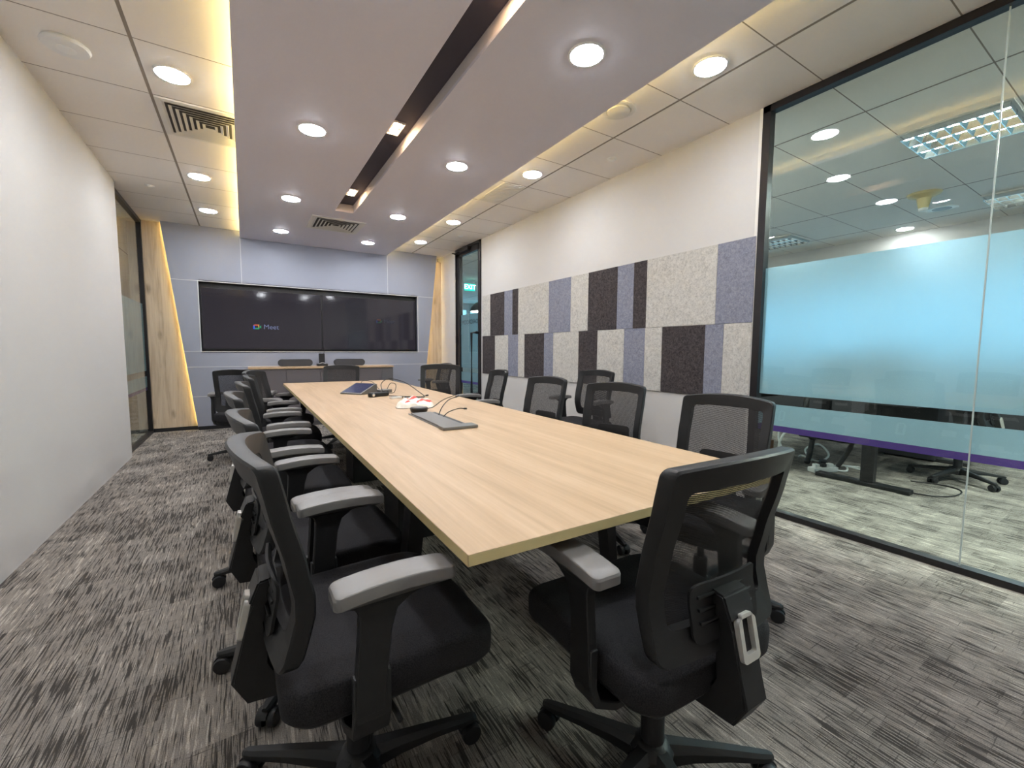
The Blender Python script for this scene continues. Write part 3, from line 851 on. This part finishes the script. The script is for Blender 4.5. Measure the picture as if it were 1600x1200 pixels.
    inn = rrect(.0165, L_/2-.004, .004, 5, 0, L_/2+.012, 3)
    bm = bmesh.new(); R4 = [[bm.verts.new(up_(a, b, d)) for a, b in pl_] for pl_, d in ((Uo, -.004), (Uo, .008), (inn, .008), (inn, -.004))]
    for q in range(4):
        A, B = R4[q], R4[(q+1) % 4]; n_ = len(A)
        for k in range(n_): bm.faces.new((A[k], A[(k+1) % n_], B[(k+1) % n_], B[k]))
    br = link_mesh('silver_bracket', bm, M['silver'], sp_, auto=40); br['label'] = 'silver U-shaped bracket'
    # armrests
    for s in (-1, 1):
        bm = bmesh.new()
        # lower bracket under the seat, bending up into the post
        prof_pts = [(.10, .352), (.20, .352), (.248, .372), (.262, .410), (.262, .50)]
        rings = []
        for i, (x, z_) in enumerate(prof_pts):
            d = Vector((prof_pts[min(i+1, 4)][0]-prof_pts[max(i-1, 0)][0], prof_pts[min(i+1, 4)][1]-prof_pts[max(i-1, 0)][1], 0)).normalized()
            nx, nz = -d.y*.010, d.x*.010; w = .042 if i < 2 else .036
            rings.append([Vector((s*(x+nx), -.03-w, z_+nz)), Vector((s*(x+nx), -.03+w, z_+nz)), Vector((s*(x-nx), -.03+w, z_-nz)), Vector((s*(x-nx), -.03-w, z_-nz))])
        loft(bm, rings)
        rings = []
        for z_, yc, w, th in ((.42, -.035, .030, .011), (.50, -.030, .030, .012), (.58, -.022, .031, .012), (.62, -.015, .036, .013), (.640, -.005, .055, .016), (.652, .002, .085, .020), (.660, .004, .092, .022)):
            rings.append([Vector((s*(.262-th), yc-w, z_)), Vector((s*(.262+th), yc-w, z_)), Vector((s*(.262+th), yc+w, z_)), Vector((s*(.262-th), yc+w, z_))])
        loft(bm, rings)
        bmesh.ops.bevel(bm, geom=bm.edges[:], offset=.0025, segments=1, affect='EDGES')
        ar = link_mesh('armrest', bm, M['black_plastic'], r, auto=40); U.append(ar)
        bm = bmesh.new(); rings = []
        for sc, z_ in ((.90, .658), (1., .662), (1., .680), (.975, .6845), (.93, .6862), (.75, .687), (.5, .687), (.25, .687), (.03, .687)):
            rings.append([Vector((s*.254+a*sc, .022+b*sc, z_-.009*(b*sc/.12)**2)) for a, b in rrect(.037, .120, .014, 5, 0, 0, 5)])
        loft(bm, rings); link_mesh('arm_pad', bm, M['pad'], ar, auto=28)
    for u in U: u['up'] = 1
    return r

proto = make_chair(); pu = [False]
def chair(x, y, heading, base_rot, label, group, lift=0., arm=0.):
    """heading: compass of the sitter's view, degrees from +X; base_rot: direction of one leg"""
    o = proto if not pu[0] else copy_tree(proto); pu[0] = True
    o.location = (x, y, 0); rz = math.radians(heading-90); o.rotation_euler.z = rz
    k = 0
    for ch in o.children:
        nme = ch.name.split('.')[0]
        if nme == 'leg': ch.rotation_euler.z = math.radians(base_rot+72*k)-rz; k += 1
        elif ch.get('up'): ch.location.z = lift
        if nme == 'armrest': ch.location.z = lift+arm
    tag(o, label, 'chair', group); return o
g1, g2, g3 = 'mesh office chairs along the left side of the table', 'mesh office chairs along the right side of the table', 'mesh office chairs around the far end'
base = 'black mesh office chair'
CH_LIST = [
 (.210, 1.066, 1, -3, f'{base} nearest the camera in the left row', g1),
 (.19, 1.660, 2, 20, f'{base} second in the left row, tucked just behind the nearest one', g1),
 (.16, 2.40, -1, 180, f'{base} third in the left row from the camera', g1),
 (.19, 3.15, 0, 144, f'{base} fourth in the left row from the camera', g1),
 (.23, 3.88, -3, 100, f'{base} fifth in the left row from the camera', g1),
 (.24, 4.64, -24, 60, f'{base} sixth in the left row, nearest the screens', g1),
 (-.03, 5.22, 76, 183, f'{base} alone in the back left corner, seen from behind', g3),
 (.866, .685, 88, -30, f'{base} at the near end of the table seen from behind', g2),
 (1.72, 1.13, 187, 10, f'{base} nearest the glass partition on the right side', g2),
 (1.82, 1.91, 194, 40, f'{base} second from the glass on the right side', g2),
 (1.80, 2.64, 187, 30, f'{base} third on the right side, mesh seen against the white lower wall', g2),
 (1.78, 3.41, 170, 10, f'{base} on the right side in front of the door edge, turned side-on', g2),
 (2.55, 2.90, 185, 50, f'{base} pushed back from the table against the felt wall', g2),
 (1.68, 4.10, 243, 20, f'{base} at the far right of the table, left of the door', g3),
 (2.40, 6.05, 183, 20, f'{base} in the back right corner, seen through another backrest', g3),
 (.95, 5.40, 252, 20, f'{base} at the far end of the table in front of the credenza', g3),
]
LIFT = {0: .010, 11: .025, 12: .025, 13: .052, 15: .01}; ARM = {8: -.07, 9: -.07, 10: -.07, 13: -.10, 15: -.05}
for i, a in enumerate(CH_LIST): chair(*a, lift=LIFT.get(i, 0.), arm=ARM.get(i, 0.))

# asset sticker on the nearest chair's base leg
ang = math.radians(-3-72)
bm = bmesh.new()
for i in range(16):
    u = random.uniform(-.019, .019); v = random.uniform(-.008, .008)
    box(bm, u-.0028, u+.0028, v-.0012, v+.0012, 0, .0006)
for v in (-.009, .009): box(bm, -.022, .022, v-.0007, v+.0007, 0, .0005)
o = link_mesh('asset_sticker', bm, M['white_plastic'])
o.location = (.215+.16*math.cos(ang), 1.06+.16*math.sin(ang), .1005); o.rotation_euler = (0, math.radians(8.5), ang)
tag(o, 'small white scratched sticker on a base leg of the nearest left chair', 'sticker')

# ------------------------------------------------------------------ things on the table
# touch controller: wedge with a sloping screen
r = empty('touch_controller', (.85, 3.92, TZ), math.radians(35))
poly = [(-.11, 0), (.10, 0), (.10, .078), (.085, .086), (-.11, .012)]
bm = bmesh.new(); prism(bm, poly, lambda a, b, d: (a, d, b), -.115, .115); bmesh.ops.bevel(bm, geom=bm.edges[:], offset=.003, segments=1, affect='EDGES')
link_mesh('body', bm, M['gunmetal'], r)
bm = bmesh.new()
sl = lambda a: .012+(a+.11)/.195*.074+.0012
bm.faces.new([bm.verts.new(v) for v in ((-.10, -.105, sl(-.10)), (.078, -.105, sl(.078)), (.078, .105, sl(.078)), (-.10, .105, sl(-.10)))])
link_mesh('touch_screen', bm, M['glow_screen'], r)
tag(r, 'black wedge-shaped touch controller with a dark blue screen on the table', 'controller')
# docking box, bar, adapter
o = empty('docking_box', (1.06, 3.90, TZ), .3); bm = bmesh.new(); box(bm, -.06, .06, -.045, .045, 0, .028, bev=.004); link_mesh('body', bm, M['gunmetal'], o)
bm = bmesh.new(); box(bm, -.045, .02, -.047, -.044, .008, .018); link_mesh('port', bm, M['rubber'], o)
tag(o, 'small grey docking box beside the touch controller', 'docking box')
o = empty('webcam', (.93, 3.58, TZ), math.radians(18)); bm = bmesh.new(); box(bm, -.09, .09, -.022, .022, 0, .036, bev=.010, seg=3); link_mesh('body', bm, M['black_plastic'], o, auto=50)
bm = bmesh.new(); lathe(bm, [(.013, 0), (.013, .004), (.009, .006)], 16, Matrix.Translation((-.06, -.021, .018)) @ Matrix.Rotation(PI/2, 4, 'X')); link_mesh('lens', bm, M['chrome'], o)
tag(o, 'glossy black webcam bar lying in front of the docking box', 'webcam')
o = empty('video_adapter', (1.01, 3.37, TZ), math.radians(10)); bm = bmesh.new(); box(bm, -.045, .045, -.024, .024, 0, .015, bev=.003); link_mesh('body', bm, M['silver'], o)
bm = bmesh.new(); box(bm, .045, .060, -.012, .012, .003, .012); link_mesh('plug', bm, M['rubber'], o)
tag(o, 'flat silver video adapter on the table before the snack bag', 'adapter')
# crumpled plastic bag with red print
def blob(w, d, h, seed, nseg=22):
    rnd = random.Random(seed); bm = bmesh.new(); rows = []
    for j in range(nseg+1):
        row = []
        for i in range(nseg+1):
            x, y = 2*i/nseg-1, 2*j/nseg-1
            e = max(0, 1-(x*x)**1.6)*max(0, 1-(y*y)**1.6)
            z = h*e**.5*(.62+.22*math.sin(3.1*x+seed)*math.cos(3.3*y-seed)+.10*math.sin(11*x+5*y)+rnd.uniform(-.05, .05))
            row.append(bm.verts.new((x*w/2*(1+.06*math.sin(9*y)), y*d/2*(1+.07*math.sin(8*x)), max(.001, z+.003))))
        rows.append(row)
    for j in range(nseg):
        for i in range(nseg):
            f_ = bm.faces.new((rows[j][i], rows[j][i+1], rows[j+1][i+1], rows[j+1][i]))
            x, y = 2*i/nseg-1, 2*j/nseg-1
            f_.material_index = 1 if (abs(y+.45+.10*math.sin(3*x)) < .12 and x > -.6) or (abs(y-.30-.2*x) < .12 and -.5 < x < .45) else (2 if (x-.45)**2+(y-.35)**2 < .02 else 0)
    # close the underside
    vb = [bm.verts.new((v.co.x, v.co.y, .0)) for v in rows[0]+[rw[-1] for rw in rows[1:]]+rows[-1][-2::-1]+[rw[0] for rw in rows[-2:0:-1]]]
    bm.faces.new(list(reversed(vb))); return bm
o = link_mesh('snack_bag', blob(.24, .24, .075, 2.1), [M['paper'], M['red'], M['blueprint']], smooth=False)
o.location = (.985, 2.84, TZ); o.rotation_euler.z = -.35
tag(o, 'crumpled white plastic bag with red print lying on the table', 'bag')
# black puck
o = empty('microphone_puck', (.915, 2.565, TZ)); bm = bmesh.new(); lathe(bm, [(.046, 0), (.052, .006), (.056, .024), (.052, .030), (.02, .031)], 28); link_mesh('body', bm, M['black_plastic'], o, auto=40)
bm = bmesh.new(); lathe(bm, [(.040, .030), (.038, .033), (.01, .034)], 28); link_mesh('grille', bm, M['gunmetal'], o, auto=40)
tag(o, 'round black microphone puck at the head of the cable box', 'microphone')
# table cable box
r = empty('cable_box', (.90, 2.22, TZ), math.radians(-2)); bm = bmesh.new()
box(bm, -.085, .085, -.30, .28, 0, .004, bev=.001); link_mesh('frame_plate', bm, M['gunmetal'], r)
bm = bmesh.new(); box(bm, -.078, .045, -.235, .25, .004, .012, bev=.002); link_mesh('lid', bm, M['gunmetal'], r)
bm = bmesh.new(); box(bm, .050, .078, -.24, .25, .0042, .0052); link_mesh('cable_slot', bm, M['rubber'], r)
bm = bmesh.new(); box(bm, -.09, .095, -.325, -.245, .001, .016, bev=.003); link_mesh('end_cap', bm, M['gunmetal'], r)
tag(r, 'long grey cable box set into the table top', 'cable box')
def cable(pts, lab, rad=.0028, tip=None, m='cable'):
    o = empty('cable', pts[0]); p0 = Vector(pts[0])
    bm = bmesh.new(); tube(bm, [Vector(p)-p0 for p in pts], rad, 8); link_mesh('cord', bm, M[m], o, smooth=True)
    if tip:
        a, b = Vector(pts[-2])-p0, Vector(pts[-1])-p0
        d = (b-a).normalized(); bm = bmesh.new(); tube(bm, [b-d*.005, b+d*tip], rad*2, 8, False); link_mesh('plug', bm, M[m], o)
    tag(o, lab, 'cable', 'cables on the table')
cable([(.955, 2.34, TZ+.010), (.99, 2.37, TZ+.05), (1.06, 2.44, TZ+.08), (1.14, 2.50, TZ+.09)], 'black cable rising from the cable box, its tip pointing to the door', tip=.03)
cable([(.95, 2.26, TZ+.010), (.985, 2.26, TZ+.035), (1.06, 2.29, TZ+.045), (1.10, 2.29, TZ+.042)], 'short black cable sticking out of the cable box, lower of the two', tip=.012)
cable([(.955, 2.60, TZ+.012), (1.02, 2.60, TZ+.02), (1.10, 2.62, TZ+.06), (1.18, 2.60, TZ+.09)], 'thin cable running from the microphone puck up beside the cable box', .0026)
cable([(.97, 3.60, TZ+.03), (.975, 3.66, TZ+.10), (1.06, 3.72, TZ+.135), (1.16, 3.62, TZ+.11), (1.22, 3.42, TZ+.04), (1.22, 3.30, TZ+.006), (1.10, 3.36, TZ+.006)], 'tall looped black cable arching over the webcam', .0032, tip=.02)
cable([(1.01, 3.56, TZ+.005), (1.10, 3.45, TZ+.005), (1.21, 3.36, TZ+.005), (1.28, 3.40, TZ+.008)], 'flat black cable lying on the table right of the webcam', .003, tip=.02)
cable([(.90, 4.06, TZ+.04), (.93, 4.16, TZ+.09), (1.02, 4.14, TZ+.08), (1.05, 4.02, TZ+.02)], 'thin cable looping behind the touch controller', .0026)
cable([(1.10, 3.93, TZ+.03), (1.13, 3.92, TZ+.08), (1.16, 3.86, TZ+.07), (1.12, 3.78, TZ+.01), (1.06, 3.76, TZ+.006)], 'small curled black cable beside the docking box', .0028)

# ------------------------------------------------------------------ what lies beyond the glass on the right
S(BOX('wall_outer_rear', (XR, FX1, FY0-.1, FY0, 0, ZC), M['white_wall']))
bm = bmesh.new()
box(bm, FX0, 3.6, FY1, FY1+.1, 0, ZC); box(bm, 3.6, FX1, FY1, FY1+.1, 0, .75); box(bm, 3.6, FX1, FY1, FY1+.1, 2.55, ZC)
for x_ in (5.2, 6.9, 8.6): box(bm, x_-.06, x_+.06, FY1, FY1+.1, .75, 2.55)  # window openings in this wall are added to light the door's frosted film
S(link_mesh('wall_outer_far', bm, M['white_wall']))
S(BOX('wall_corridor_left', (FX0-.1, FX0, FY0, FY1, 0, ZC), M['white_wall']))
S(BOX('wall_corridor_near', (FX0, XL-.12, 4.0, 4.1, 0, ZC), M['white_wall']))
# window wall at the far side of the office
WX = 9.4
bm = bmesh.new()
box(bm, WX, WX+.15, FY0, FY1, 0, .75); box(bm, WX, WX+.15, FY0, FY1, 2.55, ZC)
for k in range(13):
    y = FY0+k*1.5; box(bm, WX, WX+.15, y-.06, y+.06, .75, 2.55)
S(link_mesh('wall_window_side', bm, M['white_wall']))
bm = bmesh.new(); box(bm, 7.9, 8.3, FY0, FY1, 2.52, ZC-.001)
S(link_mesh('ceiling_bulkhead', bm, M['white_wall']))
# troffers
def troffer_proto():
    r = empty('troffer'); bm = bmesh.new(); h = .295
    for d in ((-h, h, -h, -h+.015), (-h, h, h-.015, h), (-h, -h+.015, -h, h), (h-.015, h, -h, h)): box(bm, *d, -.012, 0)
    link_mesh('frame', bm, M['grille'], r)
    bm = bmesh.new(); box(bm, -.28, .28, -.28, .28, -.0015, -.0005); link_mesh('reflector', bm, M['troffer_back'], r)
    for k in range(3):
        bm = bmesh.new(); y = -.187+k*.187; tube(bm, [(-.27, y, -.014), (.27, y, -.014)], .011, 8, False); link_mesh('tube', bm, M['troffer'], r)
    bm = bmesh.new()
    for k in range(4):
        y = -.28+k*.1867
        prism(bm, [(-.028, 0), (.028, 0), (.006, -.048), (-.006, -.048)], lambda a, b, d: (d, min(max(y+a, -.28), .28), b-.002), -.28, .28)
    for k in range(8):
        x = -.28+k*.08
        prism(bm, [(-.016, -.002), (.016, -.002), (.002, -.044), (-.002, -.044)], lambda a, b, d: (min(max(x+a, -.28), .28), d, b-.003), -.28, .28)
    link_mesh('louvre_grid', bm, M['louvre'], r)
    return r
tp = troffer_proto(); tu = [False]
for x, y, lab in ((4.59, 1.04, 'square mirror-louvred ceiling light beyond the glass, nearest and largest'),
                  (6.99, 1.04, 'square mirror-louvred ceiling light beyond the glass, second from the right edge'),
                  (6.9, 3.45, 'square mirror-louvred ceiling light beyond the glass, left one beside the frame'),
                  (9.05, 3.45, 'square mirror-louvred ceiling light beyond the bulkhead, above the frosted band'),
                  (5.8, 8.2, 'square mirror-louvred ceiling light beyond the door'),
                  (4.59, -1.3, 'square mirror-louvred ceiling light beyond the glass behind the camera')):
    o = tp if not tu[0] else copy_tree(tp); tu[0] = True
    o.location = (x, y, ZC); o.rotation_euler.z = PI/2; tag(o, lab, 'ceiling light', 'louvred ceiling lights of the open office')
for i, (x, y) in enumerate(((7.6, 2.2), (8.9, 2.3), (8.9, .9))):
    downlight(x, y, ZC, ['round downlight beyond the glass before the bulkhead', 'round downlight beyond the bulkhead, farther from the camera', 'round downlight beyond the bulkhead, nearer the right edge'][i], 'downlights of the open office')
for i, (x, y) in enumerate(((4.3, 4.2), (4.2, 2.50), (4.8, 2.85), (4.5, .15), (4.0, -.25), (4.2, -.7), (4.8, -.7), (5.3, 3.2), (5.2, .2), (4.05, -1.5))):  # lamps added out of view to brighten the office floor and ceiling
    o_ = downlight(x, y, ZC, f'added round downlight, out of view just outside the glass partition, {(ORD+["eleventh", "twelfth"])[i+1]} in its two rows', 'added fill downlights outside the partition')
    for ch in o_.children:
        if ch.name.startswith('lens'):
            ch.data = ch.data.copy(); ch.data.materials[0] = M['fill_lens']
downlight(-2.0, 6.0, ZC, 'round downlight in the corridor behind the left glass, nearer the camera', 'downlights of the corridor')
downlight(-2.0, 8.0, ZC, 'round downlight in the corridor behind the left glass, farther away', 'downlights of the corridor')
for i, (x, y) in enumerate(((4.6, 7.2), (5.5, 10.0), (4.4, 5.6))):  # added to brighten the space behind the door glass
    downlight(x, y, ZC, ['added round downlight beyond the door, middle one', 'added round downlight beyond the door, farthest one', 'added round downlight beyond the door, nearest one'][i], 'added downlights beyond the door')
# projector-like camera mount on office ceiling and speaker
r = empty('ceiling_camera', (6.1, 1.63, ZC)); bm = bmesh.new()
lathe(bm, [(.14, 0), (.13, -.02), (.06, -.05), (.045, -.13), (.04, -.15)], 24); link_mesh('mount', bm, M['oak_edge'], r, auto=40)
bm = bmesh.new(); lathe(bm, [(.04, -.15), (.036, -.17), (.02, -.18)], 20); link_mesh('lens', bm, M['white_plastic'], r)
tag(r, 'beige T-shaped ceiling sensor beyond the glass', 'ceiling sensor')
r = empty('ceiling_speaker', (6.9, 1.68, ZC)); bm = bmesh.new(); lathe(bm, [(.14, 0), (.14, -.006), (.12, -.010), (.118, -.004)], 32); link_mesh('ring', bm, M['lamp_rim'], r, auto=40)
bm = bmesh.new(); lathe(bm, [(.118, -.003), (.02, -.006)], 32); link_mesh('grille', bm, M['gunmetal'], r)
tag(r, 'round white-rimmed ceiling speaker beyond the glass', 'speaker')
# exit sign and pendant seen through the door
r = empty('exit_sign', (4.56, 9.2, 2.60)); bm = bmesh.new(); box(bm, -.135, .135, -.02, .02, -.08, .08, bev=.004); link_mesh('sign_box', bm, M['exit_green'], r)
text('exit_lettering', 'EXIT', .15, (0.0, -.0215, 0), (PI/2, 0, 0), M['exit_white'], r)
bm = bmesh.new(); box(bm, -.12, -.11, -.004, .004, .09, ZC-2.60); box(bm, .11, .12, -.004, .004, .09, ZC-2.60); link_mesh('hanger', bm, M['grille'], r)
tag(r, 'green exit sign hanging beyond the door', 'exit sign')
r = empty('pendant_lamp', (4.45, 8.3, 1.96)); bm = bmesh.new(); lathe(bm, [(.30, 0), (.28, .08), (.18, .18), (.05, .23), (.03, .25)], 32); link_mesh('shade', bm, M['gunmetal'], r, auto=60)
bm = bmesh.new(); lathe(bm, [(.285, -.004), (.28, .006)], 32); link_mesh('diffuser', bm, M['pendant'], r)
bm = bmesh.new(); tube(bm, [(0, 0, .24), (0, 0, ZC-1.96)], .005, 6, False); link_mesh('cord', bm, M['cable'], r)
tag(r, 'dome pendant lamp glowing white beyond the door', 'pendant lamp')

# office desk with T legs
r = empty('office_desk', (5.1, 1.48, 0))
bm = bmesh.new(); box(bm, -.78, 1.1, -.38, .38, .705, .73, bev=.002); link_mesh('desktop', bm, M['desk_grey'], r)
for x in (-.66, .95):
    bm = bmesh.new(); box(bm, x-.045, x+.045, -.36, .30, 0, .035, bev=.006); link_mesh('foot', bm, M['black_metal'], r)
    bm = bmesh.new(); box(bm, x-.035, x+.035, -.12, -.03, .035, .70, bev=.004); link_mesh('column', bm, M['black_metal'], r)
bm = bmesh.new(); box(bm, -.66, .95, -.09, -.06, .64, .70); link_mesh('beam', bm, M['black_metal'], r)
tag(r, 'black office desk with T-shaped legs beyond the glass', 'desk')
r = empty('office_desk', (5.35, 2.45, 0))
bm = bmesh.new(); box(bm, -.95, 1.1, -.42, .38, .705, .73, bev=.002); link_mesh('desktop', bm, M['desk_grey'], r)
for x in (-.80, .95):
    bm = bmesh.new(); box(bm, x-.045, x+.045, -.30, .30, 0, .035, bev=.006); link_mesh('foot', bm, M['black_metal'], r)
    bm = bmesh.new(); box(bm, x-.035, x+.035, -.03, .06, .035, .70, bev=.004); link_mesh('column', bm, M['black_metal'], r)
bm = bmesh.new(); box(bm, -.80, .95, .0, .03, .64, .70); link_mesh('beam', bm, M['black_metal'], r)
tag(r, 'second black desk standing behind the first one beyond the glass', 'desk')
# divider screen on desks (dark), monitors
o = BOX('desk_divider', (4.45, 6.4, 1.94, 1.98, .735, 1.12), M['desk_grey'], bev=.004); tag(o, 'dark divider screen between the two desks beyond the glass', 'desk divider')
def monitor(x, y, rz, lab):
    r = empty('monitor', (x, y, .73), rz); bm = bmesh.new(); box(bm, -.12, .12, -.09, .09, 0, .012, bev=.003); link_mesh('stand_foot', bm, M['black_plastic'], r)
    bm = bmesh.new(); box(bm, -.025, .025, .02, .04, .012, .25); link_mesh('stand', bm, M['black_plastic'], r)
    bm = bmesh.new(); box(bm, -.27, .27, -.01, .02, .11, .44, bev=.004); link_mesh('casing', bm, M['black_plastic'], r)
    bm = bmesh.new(); box(bm, -.26, .26, -.012, -.009, .125, .43); link_mesh('screen', bm, M['screen'], r)
    tag(r, lab, 'monitor', 'monitors in the open office')
monitor(4.95, 1.68, 0, 'black monitor on the nearer desk behind the frosted glass, left')
monitor(5.65, 1.68, 0, 'black monitor on the nearer desk behind the frosted glass, right')
for x, y, z_, w, d, h, m_, lab in ((4.62, 1.25, .73, .10, .08, .12, 'white_plastic', 'small white box standing on the nearer desk'),
                                  (4.85, 1.15, .73, .05, .05, .10, 'blue_plastic', 'blue cup on the nearer desk'),
                                  (4.42, 1.55, .73, .12, .16, .05, 'paper', 'stack of white paper at the left edge of the nearer desk'),
                                  (5.3, 1.14, .73, .20, .05, .03, 'blue_plastic', 'flat blue case on the nearer desk')):
    bm = bmesh.new(); box(bm, x-w/2, x+w/2, y-d/2, y+d/2, z_+.0005, z_+h, bev=.006)
    o = link_mesh('desk_item', bm, M[m_]); 
    o.name = {'white_plastic': 'storage_box', 'blue_plastic': 'blue_case', 'paper': 'paper_stack'}[m_]
    tag(o, lab, {'white_plastic': 'box', 'blue_plastic': 'case', 'paper': 'paper'}[m_])
# office chair beyond
chair(5.30, 1.05, 92, 20, 'black office chair beyond the glass, its base under the purple stripe', 'office chairs beyond the glass')
chair(5.75, 3.3, 268, 30, 'black office chair behind the far desk beyond the glass', 'office chairs beyond the glass')
# cable clutter on the floor
def floor_cable(name, pts, m_, rad, lab, cat='cable', group='cables on the office floor'):
    o = empty(name, pts[0]); p0 = Vector(pts[0]); bm = bmesh.new(); tube(bm, [Vector(p)-p0 for p in pts], rad, 8); link_mesh('cord', bm, M[m_], o, smooth=True)
    tag(o, lab, cat, group)
floor_cable('floor_cable', [(4.56, 1.28, .006), (4.50, 1.10, .006), (4.62, .95, .006), (4.88, .93, .006), (4.98, 1.05, .006), (4.90, 1.25, .006)], 'cable', .005, 'black cable curling on the office carpet in front of the desk foot')
floor_cable('cable_sleeve', [(4.62, 1.98, .70), (4.55, 1.95, .45), (4.60, 1.90, .30), (4.72, 1.92, .40), (4.78, 1.98, .50), (4.86, 2.0, .36), (4.80, 2.0, .12), (4.70, 1.98, .03)], 'cable', .025, 'thick black spiral cable sleeve hanging under the far desk')
floor_cable('power_cable', [(4.66, 1.78, .02), (4.72, 1.66, .02), (4.80, 1.70, .05), (4.76, 1.80, .03), (4.88, 1.74, .03), (4.92, 1.62, .015), (5.02, 1.66, .01), (4.98, 1.76, .01)], 'white_plastic', .008, 'white power cord looped on the floor beside the power strip')
floor_cable('power_cable', [(4.45, 2.08, .12), (4.50, 2.16, .28), (4.60, 2.18, .38), (4.52, 2.06, .40), (4.44, 2.10, .30), (4.50, 2.15, .15), (4.6, 2.1, .03)], 'white_plastic', .010, 'pale looped cord hanging at the left under the far desk')
floor_cable('power_cable', [(4.70, 1.56, .52), (4.68, 1.60, .35), (4.74, 1.66, .20), (4.70, 1.72, .05)], 'cable', .02, 'black cable bundle running down behind the desk column')
o = empty('power_strip', (4.60, 1.80, 0), -.4); bm = bmesh.new(); box(bm, -.13, .13, -.04, .04, 0, .045, bev=.006); link_mesh('body', bm, M['white_plastic'], o)
for k in range(3):
    bm = bmesh.new(); box(bm, -.10+k*.075, -.055+k*.075, -.022, .022, .045, .075, bev=.004); link_mesh('plug', bm, M['white_plastic'] if k != 1 else M['rubber'], o)
tag(o, 'white power strip with plugs on the office floor', 'power strip')
floor_cable('power_cable', [(4.90, 2.02, .01), (4.98, 2.12, .10), (5.08, 2.04, .16), (5.02, 1.92, .08), (4.90, 1.96, .02), (4.84, 2.08, .06), (4.94, 2.16, .02)], 'white_plastic', .009, 'white cable coil on the floor behind the desk column')
o = empty('power_adapter', (4.86, 1.90, 0), .5); bm = bmesh.new(); box(bm, -.06, .06, -.03, .03, 0, .05, bev=.008); link_mesh('body', bm, M['black_plastic'], o)
bm = bmesh.new(); tube(bm, [(.06, 0, .02), (.12, .04, .01), (.16, -.03, .01), (.22, .02, .01)], .006, 6); link_mesh('cord', bm, M['cable'], o)
tag(o, 'black power adapter on the office floor near the white power strip', 'power adapter')
o = BOX('cardboard_box', (4.38, 4.60, 2.25, 2.6, 0, .22), M['beige_chip'], bev=.004); tag(o, 'brown box on the office floor under the far desk', 'box')
o = BOX('pedestal_drawer', (5.95, 6.33, 1.35, 1.85, .02, .60), M['desk_grey'], bev=.004); tag(o, 'dark drawer pedestal under the nearer desk', 'drawer unit')
o = BOX('storage_cabinet', (7.2, 7.65, -2.5, 4.5, 0, 1.0), M['desk_grey'], bev=.004); tag(o, 'long low dark cabinet across the open office', 'cabinet')

# ------------------------------------------------------------------ daylight outside the far windows
w = bpy.data.worlds.new('world'); bpy.context.scene.world = w; w.use_nodes = True
bg = w.node_tree.nodes['Background']; bg.inputs[0].default_value = (.30, .72, 1., 1); bg.inputs[1].default_value = .60
for k in range(12):
    y = FY0+k*1.5+.75
    la = bpy.data.lights.new('window_portal', 'AREA'); la.shape = 'RECTANGLE'; la.size = 1.4; la.size_y = 1.8
    la.cycles.is_portal = True
    lo = bpy.data.objects.new('window_portal', la); C.objects.link(lo); lo.location = (WX-.01, y, 1.65); lo.rotation_euler = (PI/2, 0, PI/2)

# ------------------------------------------------------------------ render look
sc = bpy.context.scene
sc.view_settings.view_transform = 'Standard'; sc.view_settings.look = 'None'
sc.view_settings.exposure = 1.57; sc.view_settings.gamma = 1.
sc.view_settings.use_curve_mapping = False
sc.cycles.use_denoising = True
try:
    sc.cycles.denoiser = 'OPENIMAGEDENOISE'; sc.cycles.denoising_prefilter = 'FAST'
except Exception: pass
sc.cycles.max_bounces = 10; sc.cycles.transparent_max_bounces = 24
sc.cycles.diffuse_bounces = 6; sc.cycles.glossy_bounces = 5
sc.cycles.sample_clamp_indirect = 6
sc.cycles.caustics_reflective = False; sc.cycles.caustics_refractive = False
